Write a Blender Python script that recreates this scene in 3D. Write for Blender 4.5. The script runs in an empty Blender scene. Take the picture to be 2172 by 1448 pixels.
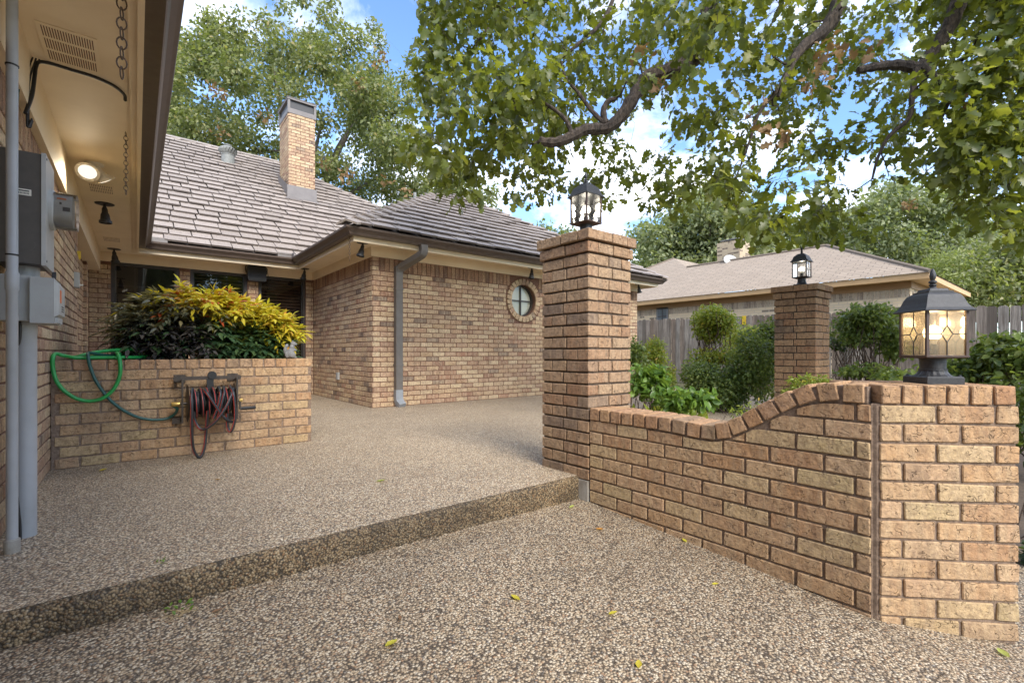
import bpy, bmesh, math, random
import numpy as np
from mathutils import Matrix, Vector

random.seed(7)
rng = np.random.default_rng(11)
sc = bpy.context.scene
C = sc.collection

# ------------------------------------------------------------------ camera
EYE = 0.80                      # height of the lens above the upper patio
TH = math.radians(38.85)        # lens axis, clockwise from +y
FPX, CX, HY = 990.0, 1086.0, 748.0
cam_d = bpy.data.cameras.new('camera')
cam = bpy.data.objects.new('camera', cam_d)
C.objects.link(cam)
cam.location = (0, 0, EYE)
cam.rotation_euler = (math.radians(90), 0, -TH)
cam_d.sensor_width = 36.0
cam_d.lens = 36.0 * FPX / 2172.0
cam_d.shift_y = (HY - 724.0) / 2172.0
cam_d.clip_start = 0.05
cam_d.clip_end = 2000.0
sc.camera = cam

# ------------------------------------------------------------------ sky, sun, exposure
SUN_EL, SUN_AZ = math.radians(38), math.radians(190)   # azimuth clockwise from +y
w = bpy.data.worlds.new('World'); sc.world = w; w.use_nodes = True
nt = w.node_tree; nt.nodes.clear()
def wn(t, **k):
    n = nt.nodes.new(t)
    for a, b in k.items(): setattr(n, a, b)
    return n
wo = wn('ShaderNodeOutputWorld'); bg = wn('ShaderNodeBackground')
sky = wn('ShaderNodeTexSky', sky_type='NISHITA', sun_disc=False, sun_elevation=SUN_EL,
         sun_rotation=SUN_AZ, altitude=200.0, air_density=1.0, dust_density=0.2, ozone_density=3.0)
tcw = wn('ShaderNodeTexCoord'); sep = wn('ShaderNodeSeparateXYZ')
nt.links.new(tcw.outputs['Generated'], sep.inputs[0])
zadd = wn('ShaderNodeMath', operation='ADD'); zadd.inputs[1].default_value = 0.22
nt.links.new(sep.outputs['Z'], zadd.inputs[0])
zmx = wn('ShaderNodeMath', operation='MAXIMUM'); zmx.inputs[1].default_value = 0.05
nt.links.new(zadd.outputs[0], zmx.inputs[0])
dx = wn('ShaderNodeMath', operation='DIVIDE'); dy = wn('ShaderNodeMath', operation='DIVIDE')
nt.links.new(sep.outputs['X'], dx.inputs[0]); nt.links.new(zmx.outputs[0], dx.inputs[1])
nt.links.new(sep.outputs['Y'], dy.inputs[0]); nt.links.new(zmx.outputs[0], dy.inputs[1])
cmb = wn('ShaderNodeCombineXYZ')
nt.links.new(dx.outputs[0], cmb.inputs[0]); nt.links.new(dy.outputs[0], cmb.inputs[1])
noi = wn('ShaderNodeTexNoise'); noi.inputs['Scale'].default_value = 1.55
noi.inputs['Detail'].default_value = 9.0; noi.inputs['Roughness'].default_value = 0.58
noi.inputs['Distortion'].default_value = 0.25
nt.links.new(cmb.outputs[0], noi.inputs['Vector'])
crp = wn('ShaderNodeValToRGB')
crp.color_ramp.elements[0].position = 0.45; crp.color_ramp.elements[0].color = (0, 0, 0, 1)
crp.color_ramp.elements[1].position = 0.70; crp.color_ramp.elements[1].color = (1, 1, 1, 1)
nt.links.new(noi.outputs['Fac'], crp.inputs[0])
cmx = wn('ShaderNodeMix', data_type='RGBA')
cmx.inputs['B'].default_value = (8.2, 8.0, 7.9, 1)
nt.links.new(crp.outputs[0], cmx.inputs['Factor']); skm = wn('ShaderNodeMix', data_type='RGBA', blend_type='MULTIPLY'); skm.inputs['Factor'].default_value = 1.0; skm.inputs['B'].default_value = (.66, .72, .80, 1)
nt.links.new(sky.outputs[0], skm.inputs['A']); nt.links.new(skm.outputs['Result'], cmx.inputs['A'])
nt.links.new(cmx.outputs['Result'], bg.inputs[0]); bg.inputs[1].default_value = 0.15
nt.links.new(bg.outputs[0], wo.inputs[0])

sun_d = bpy.data.lights.new('sun', 'SUN'); sun_d.energy = 1.75; sun_d.angle = math.radians(30)
sun_d.color = (1.0, 0.92, 0.80)
sun = bpy.data.objects.new('sun', sun_d); C.objects.link(sun)
sv = Vector((math.sin(SUN_AZ) * math.cos(SUN_EL), math.cos(SUN_AZ) * math.cos(SUN_EL), math.sin(SUN_EL)))
sun.rotation_euler = sv.to_track_quat('Z', 'Y').to_euler(); sun.location = sv * 40

sc.view_settings.view_transform = 'Standard'; sc.view_settings.look = 'None'
sc.view_settings.gamma = 1.0; sc.view_settings.use_curve_mapping = False
sc.view_settings.exposure = 1.72
sc.render.engine = 'CYCLES'
sc.cycles.use_denoising = True
sc.cycles.max_bounces = 8; sc.cycles.diffuse_bounces = 5; sc.cycles.glossy_bounces = 4
sc.cycles.transmission_bounces = 6; sc.cycles.transparent_max_bounces = 12
sc.cycles.sample_clamp_indirect = 5.0
sc.cycles.blur_glossy = 0.5

# ------------------------------------------------------------------ surveying helpers (photo point -> place)
cs, sn = math.cos(TH), math.sin(TH)
def ray(px):
    r = (px - CX) / FPX
    return r * cs + sn, -r * sn + cs
def atx(px, py, x):
    a, b = ray(px); Z = x / a; return Vector((x, b * Z, EYE + (HY - py) / FPX * Z))
def aty(px, py, y):
    a, b = ray(px); Z = y / b; return Vector((a * Z, y, EYE + (HY - py) / FPX * Z))
def atz(px, py, z):
    a, b = ray(px); Z = (EYE - z) * FPX / (py - HY); return Vector((a * Z, b * Z, z))
def atZ(px, py, Z):
    a, b = ray(px); return Vector((a * Z, b * Z, EYE + (HY - py) / FPX * Z))
def view(p):
    X = p[0] * cs - p[1] * sn; Z = p[0] * sn + p[1] * cs
    if Z < 0.2: return None
    return CX + FPX * X / Z, HY - FPX * (p[2] - EYE) / Z, Z
def shown(p, m=40):
    v = view(p)
    return v is not None and -m < v[0] < 2172 + m and -m < v[1] < 1448 + m

# ------------------------------------------------------------------ material helpers
class NB:
    def __init__(s, name):
        s.m = bpy.data.materials.new(name); s.m.use_nodes = True
        s.t = s.m.node_tree; s.t.nodes.clear()
        s.out = s.n('ShaderNodeOutputMaterial')
    def n(s, typ, ins=None, **k):
        x = s.t.nodes.new(typ)
        for a, b in k.items(): setattr(x, a, b)
        for a, b in (ins or {}).items(): s.put(x.inputs[a], b)
        return x
    def put(s, sock, v):
        if isinstance(v, bpy.types.NodeSocket): s.t.links.new(v, sock)
        elif isinstance(v, tuple) and len(v) == 3 and sock.type == 'RGBA': sock.default_value = v + (1,)
        else: sock.default_value = v
    def math(s, op, a, b=0.0, clamp=False):
        x = s.n('ShaderNodeMath', {0: a, 1: b}, operation=op); x.use_clamp = clamp; return x.outputs[0]
    def mix(s, f, a, b, blend='MIX'):
        x = s.n('ShaderNodeMix', data_type='RGBA', blend_type=blend)
        s.put(x.inputs['Factor'], f); s.put(x.inputs['A'], a); s.put(x.inputs['B'], b)
        return x.outputs['Result']
    def ramp(s, f, stops, interp='LINEAR'):
        x = s.n('ShaderNodeValToRGB', {0: f}); r = x.color_ramp; r.interpolation = interp
        while len(r.elements) < len(stops): r.elements.new(0.5)
        for e, (p, c) in zip(r.elements, stops):
            e.position = p; e.color = (c if isinstance(c, tuple) else (c, c, c)) + (1,)
        return x.outputs[0]
    def noise(s, vec, scale, detail=3.0, rough=0.5, dist=0.0):
        x = s.n('ShaderNodeTexNoise', {'Scale': scale, 'Detail': detail, 'Roughness': rough, 'Distortion': dist})
        if vec is not None: s.put(x.inputs['Vector'], vec)
        return x.outputs['Fac']
    def vmul(s, vec, sc_):
        return s.n('ShaderNodeVectorMath', {0: vec, 1: sc_}, operation='MULTIPLY').outputs[0]
    def vadd(s, a, b):
        return s.n('ShaderNodeVectorMath', {0: a, 1: b}, operation='ADD').outputs[0]
    def bump(s, h, strength=0.5, dist=0.01, nrm=None):
        x = s.n('ShaderNodeBump', {'Height': h, 'Strength': strength, 'Distance': dist})
        if nrm is not None: s.put(x.inputs['Normal'], nrm)
        return x.outputs[0]
    def pr(s, col, rough=0.8, nrm=None, **k):
        x = s.n('ShaderNodeBsdfPrincipled', {'Base Color': col, 'Roughness': rough})
        if nrm is not None: s.put(x.inputs['Normal'], nrm)
        for a, b in k.items(): s.put(x.inputs[a], b)
        return x.outputs[0]
    def done(s, sh):
        s.t.links.new(sh, s.out.inputs[0]); return s.m
    def pos(s): return s.n('ShaderNodeNewGeometry').outputs['Position']
    def obj(s): return s.n('ShaderNodeTexCoord').outputs['Object']
    def rnd(s):
        a = s.n('ShaderNodeObjectInfo').outputs['Random']; b = s.n('ShaderNodeNewGeometry').outputs['Random Per Island']
        return s.math('FRACT', s.math('ADD', a, s.math('MULTIPLY', b, 7.31)))

def brick_mat(name, stops, pale, dark, speck=0.5):
    b = NB(name); r = b.rnd()
    off = b.n('ShaderNodeCombineXYZ', {0: b.math('MULTIPLY', r, 37.0), 1: b.math('MULTIPLY', r, 91.0), 2: b.math('MULTIPLY', r, 53.0)}).outputs[0]
    v = b.vadd(b.obj(), off)
    base = b.ramp(r, stops, 'CONSTANT')
    r2 = b.math('FRACT', b.math('MULTIPLY', r, 17.7))
    base = b.mix(b.math('MULTIPLY', r2, 0.45), base, pale)
    band = b.noise(b.vmul(v, (26, 26, 3.0)), 1.0, 2.0, 0.6)
    col = b.mix(b.ramp(band, [(0.40, 0.0), (0.68, 0.55)]), base, pale)
    band2 = b.noise(b.vmul(v, (17, 17, 5.0)), 1.0, 2.0, 0.6, 0.6)
    r3 = b.math('FRACT', b.math('MULTIPLY', r, 41.3))
    col = b.mix(b.math('MULTIPLY', b.ramp(band2, [(0.5, 0.0), (0.72, 1.0)]), b.math('MULTIPLY', r3, 0.5)), col, dark)
    mot = b.noise(v, 55.0, 4.0, 0.65)
    col = b.mix(b.ramp(mot, [(0.35, 0.45), (0.6, 0.0)]), col, dark)
    sp = b.noise(v, 260.0, 2.0, 0.6)
    col = b.mix(b.ramp(sp, [(0.62, 0.0), (0.70, speck)]), col, tuple(x * 0.45 for x in dark))
    # scratches and creases of the moulded face
    sc1 = b.math('ABSOLUTE', b.math('SUBTRACT', b.noise(b.vmul(v, (24, 24, 34)), 1.0, 1.5, 0.5, 0.8), 0.5))
    msk = b.ramp(b.noise(v, 34.0, 1.0), [(0.50, 0.0), (0.58, 1.0)])
    crease = b.math('MULTIPLY', b.ramp(sc1, [(0.0, 1.0), (0.022, 0.0)]), msk)
    h = b.math('SUBTRACT', b.math('MULTIPLY', b.noise(v, 120.0, 4.0, 0.7), 0.6), b.math('MULTIPLY', crease, 1.2))
    h = b.math('ADD', h, b.math('MULTIPLY', b.noise(v, 28.0, 2.0), 1.1))
    col = b.mix(b.math('MULTIPLY', crease, 0.25), col, dark)
    grime = b.noise(b.pos(), 2.3, 4.0, 0.6)
    col = b.mix(b.ramp(grime, [(0.50, 0.0), (0.75, 0.35)]), col, dark)
    return b.done(b.pr(col, 0.88, b.bump(h, 0.9, 0.008), **{'Specular IOR Level': 0.25}))

M = {}
M['brick_house'] = brick_mat('brick_house', [(0, (.57, .395, .23)), (.20, (.50, .315, .185)), (.38, (.66, .505, .31)), (.54, (.42, .235, .145)), (.68, (.55, .38, .215)), (.84, (.35, .195, .125)), (.945, (.14, .10, .083))], (.66, .505, .33), (.14, .09, .065))
M['brick_garden'] = brick_mat('brick_garden', [(0, (.47, .285, .145)), (.2, (.43, .25, .125)), (.4, (.50, .355, .185)), (.55, (.40, .225, .115)), (.7, (.47, .295, .17)), (.85, (.46, .345, .175)), (.94, (.33, .205, .115))], (.54, .395, .235), (.15, .10, .068))
M['brick_soldier'] = brick_mat('brick_soldier', [(0, (.42, .25, .15)), (.25, (.27, .135, .085)), (.5, (.48, .31, .18)), (.7, (.17, .095, .07)), (.85, (.36, .20, .12))], (.50, .34, .21), (.09, .06, .05))
M['brick_cap'] = brick_mat('brick_cap', [(0, (.43, .245, .12)), (.4, (.39, .215, .11)), (.7, (.46, .28, .14)), (.93, (.24, .17, .10))], (.50, .33, .20), (.14, .09, .065))
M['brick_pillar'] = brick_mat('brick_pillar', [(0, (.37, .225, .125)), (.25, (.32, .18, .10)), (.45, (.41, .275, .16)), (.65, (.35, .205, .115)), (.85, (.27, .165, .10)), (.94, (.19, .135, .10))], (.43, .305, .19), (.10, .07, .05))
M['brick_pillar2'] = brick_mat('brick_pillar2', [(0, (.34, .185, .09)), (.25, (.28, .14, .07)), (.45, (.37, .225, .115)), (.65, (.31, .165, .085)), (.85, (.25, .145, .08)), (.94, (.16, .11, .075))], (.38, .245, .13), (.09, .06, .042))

def mortar_mat(name, c1, c2):
    b = NB(name); v = b.pos()
    col = b.mix(b.ramp(b.noise(v, 60, 4, 0.7), [(0.35, 0.0), (0.65, 1.0)]), c1, c2)
    return b.done(b.pr(col, 0.95, b.bump(b.noise(v, 220, 3, 0.7), 0.7, 0.004)))
M['mortar_house'] = mortar_mat('mortar_house', (.13, .065, .042), (.21, .115, .075))
M['mortar_dark'] = mortar_mat('mortar_dark', (.055, .038, .026), (.12, .085, .06))
M['mortar_garden'] = mortar_mat('mortar_garden', (.13, .088, .06), (.27, .195, .14))

def pebble_mat(name, tint, dark, stain, wet=0.0):
    # tint scales the pebble colours
    b = NB(name); v = b.pos()
    vw = b.vadd(v, b.vmul(b.n('ShaderNodeTexNoise', {'Vector': v, 'Scale': 60.0}).outputs['Color'], (.006, .006, .006)))
    vo = b.n('ShaderNodeTexVoronoi', {'Vector': vw, 'Scale': 118.0, 'Randomness': 1.0})
    sepc = b.n('ShaderNodeSeparateColor', {0: vo.outputs['Color']})
    c = b.ramp(sepc.outputs[0], [(0, (.50, .42, .32)), (.16, (.40, .325, .245)), (.30, (.62, .56, .46)), (.44, (.33, .27, .205)), (.56, (.55, .46, .345)), (.68, (.20, .17, .145)), (.76, (.70, .65, .56)), (.9, (.42, .29, .20)), (.96, (.27, .265, .26))], 'CONSTANT')
    d = vo.outputs['Distance']
    gap = b.ramp(d, [(0.40, 0.0), (0.70, 0.92)])
    c = b.mix(1.0, c, tint, 'MULTIPLY')
    c = b.mix(gap, c, dark)
    fine = b.noise(v, 420.0, 2.0)
    c = b.mix(b.ramp(fine, [(0.4, 0.25), (0.7, 0.0)]), c, dark)
    st = b.noise(v, 1.1, 5.0, 0.62)
    c = b.mix(b.ramp(st, [(0.42, 0.0), (0.72, stain)]), c, dark)
    st2 = b.noise(v, 6.5, 4.0, 0.6)
    c = b.mix(b.ramp(st2, [(0.5, 0.0), (0.75, stain * 0.8)]), c, dark)
    h = b.math('SUBTRACT', 1.0, d)
    return b.done(b.pr(c, b.ramp(sepc.outputs[1], [(0, 0.45), (1, 0.8)]), b.bump(h, 0.8, 0.006), **{'Specular IOR Level': 0.35}))
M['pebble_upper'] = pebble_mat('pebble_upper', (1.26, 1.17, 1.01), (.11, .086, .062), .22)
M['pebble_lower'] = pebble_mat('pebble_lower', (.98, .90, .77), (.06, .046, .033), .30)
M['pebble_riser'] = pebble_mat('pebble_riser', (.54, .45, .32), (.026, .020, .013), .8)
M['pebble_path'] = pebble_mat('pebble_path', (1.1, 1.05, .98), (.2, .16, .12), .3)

def flat_mat(name, c1, c2=None, rough=0.7, scale=8.0, bump=0.0, bscale=120.0, metal=0.0, spec=0.5):
    b = NB(name); v = b.pos()
    c2 = c2 or tuple(x * 0.75 for x in c1)
    col = b.mix(b.ramp(b.noise(v, scale, 5, 0.6), [(0.38, 0.0), (0.68, 1.0)]), c1, c2)
    nrm = b.bump(b.noise(v, bscale, 3, 0.6), bump, 0.003) if bump else None
    return b.done(b.pr(col, rough, nrm, Metallic=metal, **{'Specular IOR Level': spec}))
M['cream'] = flat_mat('cream_paint', (.82, .69, .49), (.76, .63, .44), 0.6, 3.0, 0.25, 60.0)
M['cream_board'] = flat_mat('cream_board', (.80, .67, .475), (.75, .62, .43), 0.6, 3.0, 0.2, 60.0)
M['gutter'] = flat_mat('brown_gutter', (.105, .078, .064), (.085, .062, .05), 0.35, 20.0, 0.05)
M['spout'] = flat_mat('grey_spout', (.145, .13, .115), (.12, .108, .094), 0.45, 9.0, 0.1)
M['spout_foot'] = flat_mat('spout_foot', (.27, .29, .31), (.2, .21, .22), 0.45, 9.0, 0.1)
M['flashing'] = flat_mat('flashing', (.165, .148, .138), (.135, .12, .112), 0.5, 6.0)
M['black'] = flat_mat('black_metal', (.022, .022, .023), (.035, .033, .032), 0.45, 60.0, 0.35, 300.0)
M['lantern'] = flat_mat('lantern_metal', (.014, .015, .017), (.03, .03, .031), 0.45, 70.0, 0.5, 380.0)
M['rust_edge'] = flat_mat('rusty_rim', (.07, .04, .028), (.04, .03, .028), 0.6, 90.0, 0.3)
M['grey_pvc'] = flat_mat('grey_pvc', (.34, .35, .36), (.29, .30, .30), 0.45, 6.0, 0.05)
M['meter_grey'] = flat_mat('meter_grey', (.40, .40, .38), (.34, .34, .32), 0.5, 10.0)
M['meter_dark'] = flat_mat('meter_dark', (.075, .065, .055), (.062, .054, .046), 0.55, 24.0)  # meter box body; the shade on its side is put into this colour
M['tele_grey'] = flat_mat('tele_grey', (.33, .34, .33), (.29, .29, .28), 0.5, 10.0)
M['label_white'] = flat_mat('label_white', (.72, .70, .62), (.66, .63, .55), 0.6)
M['label_orange'] = flat_mat('label_orange', (.62, .16, .04), (.55, .14, .04), 0.6)
M['label_blue'] = flat_mat('label_blue', (.05, .18, .22), None, 0.6)
M['label_ink'] = flat_mat('label_ink', (.05, .05, .05), None, 0.6)
M['red_plastic'] = flat_mat('red_plastic', (.55, .05, .03), None, 0.5)
M['yellow_plastic'] = flat_mat('yellow_plastic', (.75, .5, .03), None, 0.5)
M['white_metal'] = flat_mat('white_metal', (.74, .70, .60), (.66, .6, .5), 0.4)
M['hose_green'] = flat_mat('hose_green', (.015, .30, .065), (.02, .24, .05), 0.32, 30.0, 0.1, 200)
M['hose_teal'] = flat_mat('hose_teal', (.012, .085, .07), (.02, .07, .06), 0.35, 30.0, 0.1, 200)
M['hose_black'] = flat_mat('hose_black', (.022, .023, .026), (.016, .017, .019), 0.38, 60.0, 0.15, 250)
M['hose_red'] = flat_mat('hose_red', (.42, .045, .03), (.33, .035, .025), 0.4, 60.0)
M['brass'] = flat_mat('brass', (.55, .38, .12), None, 0.3, metal=0.8)
M['bronze'] = flat_mat('bronze_metal', (.05, .038, .03), (.075, .055, .042), 0.38, 40.0, 0.2, metal=0.3)
M['concrete'] = flat_mat('concrete', (.34, .32, .28), (.22, .19, .15), 0.9, 12.0, 0.6, 180)
M['statue'] = flat_mat('statue_stone', (.19, .19, .187), (.14, .14, .137), 0.85, 40.0, 0.4)
M['soil'] = flat_mat('soil', (.06, .042, .028), (.10, .07, .045), 0.95, 18.0, 0.9, 60)
M['grass_ground'] = flat_mat('grass_ground', (.07, .085, .03), (.11, .09, .045), 0.95, 6.0, 0.9, 90)
M['win_frame'] = flat_mat('window_frame', (.035, .027, .022), (.05, .04, .033), 0.5, 14.0)
M['win_rail'] = flat_mat('window_rail', (.20, .20, .20), None, 0.4)
M['blind'] = flat_mat('blind_wood', (.13, .075, .045), (.10, .055, .033), 0.5, 14.0)
M['room_dark'] = flat_mat('room_dark', (.035, .026, .02), None, 0.9)
M['blind_cream'] = flat_mat('window_shade', (.74, .72, .62), (.68, .67, .58), 0.7, 3.0)
M['turbine'] = flat_mat('turbine_grey', (.22, .225, .205), (.17, .175, .16), 0.6, 20)
M['chain'] = flat_mat('chain_iron', (.07, .045, .03), (.10, .06, .035), 0.6, 60)
M['cable'] = flat_mat('cable_black', (.012, .012, .012), None, 0.5)
M['tan_trim'] = flat_mat('tan_trim', (.56, .35, .165), (.50, .31, .14), 0.6, 3.0)
M['tan_frieze'] = flat_mat('tan_frieze', (.40, .24, .12), (.36, .21, .10), 0.6, 3.0)

def bark_mat(name, c1, c2):
    b = NB(name); v = b.vmul(b.pos(), (1, 1, 0.35))
    n1 = b.noise(v, 40, 5, 0.7, 0.6)
    col = b.mix(b.ramp(n1, [(0.38, 0.0), (0.62, 1.0)]), c1, c2)
    return b.done(b.pr(col, 0.95, b.bump(n1, 1.0, 0.02)))
M['bark'] = bark_mat('bark', (.022, .016, .012), (.095, .072, .055))
M['bark_far'] = bark_mat('bark_far', (.06, .05, .04), (.20, .17, .14))
M['stem'] = bark_mat('stem', (.04, .026, .018), (.12, .08, .055))

def leaf_mat(name, stops, trans=0.35, rough=0.45, tcol=(.30, .38, .05), axis=None):
    """axis: (lo, hi, stops) colours that follow the plant's own height (new growth at the top)."""
    b = NB(name); r = b.rnd()
    col = b.ramp(r, stops)
    if axis:
        lo, hi, st2, wob = axis
        z = b.n('ShaderNodeSeparateXYZ', {0: b.obj()}).outputs[2]
        t = b.n('ShaderNodeMapRange', {'Value': z, 'From Min': lo, 'From Max': hi}).outputs[0]
        t = b.math('ADD', t, b.math('MULTIPLY', b.math('SUBTRACT', r, 0.5), wob))
        col = b.mix(b.ramp(t, [(0.42, 0.0), (0.62, 1.0)]), col, b.ramp(b.math('FRACT', b.math('MULTIPLY', r, 13.3)), st2))
    n = b.noise(b.pos(), 0.9, 3.0)
    col = b.mix(b.ramp(n, [(0.35, 0.35), (0.65, 0.0)]), col, b.mix(1.0, col, (.55, .6, .5), 'MULTIPLY'))
    p = b.pr(col, rough, **{'Specular IOR Level': 0.4})
    tr = b.n('ShaderNodeBsdfTranslucent', {'Color': b.mix(0.6, b.mix(1.0, col, (2.2, 2.2, 1.2), 'MULTIPLY'), tcol)}).outputs[0]
    ms = b.n('ShaderNodeMixShader', {0: trans, 1: p, 2: tr})
    return b.done(ms.outputs[0])
M['leaf_oak'] = leaf_mat('leaf_oak', [(0, (.035, .05, .012)), (.3, (.075, .10, .02)), (.55, (.13, .16, .03)), (.75, (.06, .08, .02)), (.9, (.17, .19, .035)), (1, (.26, .26, .06))], 0.42, 0.38, (.34, .36, .03))
M['leaf_oak_dry'] = leaf_mat('leaf_oak_dry', [(0, (.20, .115, .05)), (1, (.30, .19, .09))], 0.3, 0.6, (.3, .18, .07))
M['leaf_far'] = leaf_mat('leaf_far', [(0, (.09, .105, .05)), (.4, (.155, .175, .08)), (.7, (.22, .235, .095)), (.93, (.30, .30, .13)), (1, (.36, .29, .13))], 0.38, 0.4)
M['leaf_far2'] = leaf_mat('leaf_far2', [(0, (.13, .155, .085)), (.4, (.20, .225, .12)), (.75, (.26, .285, .145)), (1, (.33, .34, .17))], 0.35, 0.5)
M['leaf_willow'] = leaf_mat('leaf_willow', [(0, (.17, .20, .07)), (.5, (.23, .26, .09)), (1, (.30, .32, .13))], 0.35, 0.5)
M['leaf_shrub'] = leaf_mat('leaf_shrub', [(0, (.07, .105, .03)), (.4, (.125, .175, .05)), (.75, (.19, .245, .07)), (1, (.28, .31, .09))], 0.38, 0.36)
M['leaf_bright'] = leaf_mat('leaf_bright', [(0, (.07, .14, .025)), (.5, (.11, .20, .035)), (1, (.17, .27, .05))], 0.4, 0.35)
M['leaf_lime'] = leaf_mat('leaf_lime', [(0, (.16, .21, .03)), (.5, (.24, .29, .04)), (.9, (.33, .34, .05)), (1, (.42, .26, .04))], 0.4, 0.4)
M['leaf_dark'] = leaf_mat('leaf_dark', [(0, (.018, .032, .015)), (.5, (.032, .055, .022)), (1, (.055, .085, .03))], 0.25, 0.35)
M['leaf_yellow'] = leaf_mat('leaf_yellow', [(0, (.62, .50, .05)), (.5, (.55, .52, .06)), (1, (.60, .42, .05))], 0.3, 0.5, (.6, .5, .05))
M['leaf_pale'] = leaf_mat('leaf_pale', [(0, (.42, .48, .12)), (1, (.5, .5, .16))], 0.3, 0.5)
M['leaf_orange'] = leaf_mat('leaf_orange', [(0, (.50, .22, .05)), (1, (.55, .27, .06))], 0.3, 0.5)
M['leaf_brown'] = leaf_mat('leaf_brown', [(0, (.20, .11, .06)), (1, (.25, .14, .08))], 0.2, 0.7)

def tile_mat():
    b = NB('roof_tile'); r = b.rnd(); uv = b.n('ShaderNodeTexCoord').outputs['UV']
    v = b.vadd(b.vmul(uv, (95, 5, 1)), b.n('ShaderNodeCombineXYZ', {0: b.math('MULTIPLY', r, 50.0), 1: b.math('MULTIPLY', r, 23.0)}).outputs[0])
    g = b.noise(v, 1.0, 3.0, 0.6)
    base = b.ramp(r, [(0, (.23, .193, .163)), (.5, (.27, .228, .194)), (1, (.31, .263, .225))])
    col = b.mix(b.ramp(g, [(0.4, 0.0), (0.66, 0.45)]), base, (.41, .355, .305))
    col = b.mix(b.ramp(g, [(0.30, 0.4), (0.40, 0.0)]), col, (.15, .127, .118))
    return b.done(b.pr(col, 0.55, b.bump(g, 0.5, 0.008), **{'Specular IOR Level': 0.4}))
M['roof_tile'] = tile_mat()
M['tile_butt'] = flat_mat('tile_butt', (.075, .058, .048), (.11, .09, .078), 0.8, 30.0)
M['roof_deck'] = flat_mat('roof_deck', (.07, .06, .055), None, 0.9)

def shingle_mat():
    b = NB('shingles'); uv = b.n('ShaderNodeTexCoord').outputs['UV']
    br = b.n('ShaderNodeTexBrick', {'Vector': uv, 'Color1': (.42, .335, .25), 'Color2': (.335, .262, .192), 'Mortar': (.18, .138, .10), 'Scale': 1.0, 'Mortar Size': 0.012, 'Brick Width': 0.34, 'Row Height': 0.125, 'Bias': -0.2})
    br.offset = 0.37
    col = b.mix(b.ramp(b.noise(uv, 3.0, 4, 0.7), [(0.35, 0.4), (0.65, 0.0)]), br.outputs['Color'], (.26, .21, .16))
    col = b.mix(b.ramp(b.noise(uv, 90.0, 2, 0.7), [(0.35, 0.4), (0.65, 0.0)]), col, (.14, .12, .10))
    return b.done(b.pr(col, 0.95, b.bump(br.outputs['Fac'], 0.5, -0.01)))
M['shingles'] = shingle_mat()
def pale_brick_mat(k=1.0, nm='pale_brick'):
    b = NB(nm); uv = b.n('ShaderNodeTexCoord').outputs['UV']
    br = b.n('ShaderNodeTexBrick', {'Vector': uv, 'Color1': (.82, .67, .46), 'Color2': (.73, .58, .39), 'Mortar': (.66, .54, .40), 'Scale': 1.0, 'Mortar Size': 0.010, 'Brick Width': 0.21, 'Row Height': 0.075})
    cell = b.n('ShaderNodeTexWhiteNoise', {'Vector': b.n('ShaderNodeVectorMath', {0: b.vmul(uv, (1 / .21, 1 / .075, 1))}, operation='FLOOR').outputs[0]}).outputs['Value']
    m = b.noise(uv, 1.6, 3, 0.7)
    f = b.math('MULTIPLY', b.ramp(b.math('ADD', cell, b.math('SUBTRACT', m, 0.5)), [(0.74, 0.0), (0.80, 0.85)]), b.math('SUBTRACT', 1.0, br.outputs['Fac']))
    col = b.mix(f, br.outputs['Color'], (.17, .125, .095))
    col = b.mix(1.0, col, (k, k * .97, k * .92), 'MULTIPLY')
    return b.done(b.pr(col, 0.9, b.bump(br.outputs['Fac'], 0.4, -0.006)))
M['pale_brick'] = pale_brick_mat()
M['tan_chimney'] = pale_brick_mat(.62, 'tan_chimney_brick')

def fence_mat():
    b = NB('weathered_board'); r = b.rnd(); v = b.obj()
    off = b.n('ShaderNodeCombineXYZ', {0: b.math('MULTIPLY', r, 37.0), 1: b.math('MULTIPLY', r, 11.0), 2: b.math('MULTIPLY', r, 53.0)}).outputs[0]
    v = b.vadd(v, off)
    g = b.noise(b.vmul(v, (60, 60, 2.2)), 1.0, 4, 0.65, 0.5)
    base = b.ramp(r, [(0, (.18, .147, .115)), (.25, (.39, .345, .295)), (.5, (.27, .20, .15)), (.75, (.48, .44, .39)), (1, (.13, .105, .083))])
    col = b.mix(b.ramp(g, [(0.35, 0.8), (0.6, 0.0)]), base, (.08, .062, .05))
    low = b.noise(b.vmul(v, (9, 9, 2.0)), 1.0, 3, 0.6)
    col = b.mix(b.ramp(low, [(0.45, 0.0), (0.7, 0.7)]), col, (.11, .085, .065))
    return b.done(b.pr(col, 0.92, b.bump(g, 0.5, 0.006)))
M['fence'] = fence_mat()

def glass_mat(name, tint, gl=0.08, rough=0.02, seed=0.0, facing=None):
    b = NB(name)
    nrm = None
    if seed:
        nrm = b.bump(b.noise(b.obj(), seed, 2.0), 0.25, 0.002)
    tr = b.n('ShaderNodeBsdfTransparent', {'Color': tint}).outputs[0]
    g = b.n('ShaderNodeBsdfGlossy', {'Color': (.9, .9, .9), 'Roughness': rough})
    if nrm is not None: b.put(g.inputs['Normal'], nrm)
    fr = b.n('ShaderNodeFresnel', {'IOR': 1.5}).outputs[0]
    f = b.math('ADD', b.math('MULTIPLY', fr, 1.0), gl, True)
    if facing:     # seeded glass scatters some of the light
        tl = b.n('ShaderNodeBsdfTranslucent', {'Color': facing}).outputs[0]
        sd = b.ramp(b.noise(b.obj(), 260.0, 2.0), [(0.35, 0.05), (0.65, 0.20)])
        tr = b.n('ShaderNodeMixShader', {0: sd, 1: tr, 2: tl}).outputs[0]
    ms = b.n('ShaderNodeMixShader', {0: f, 1: tr, 2: g.outputs[0]})
    return b.done(ms.outputs[0])
M['glass_clear'] = glass_mat('glass_clear', (.93, .94, .92), 0.0)
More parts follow.
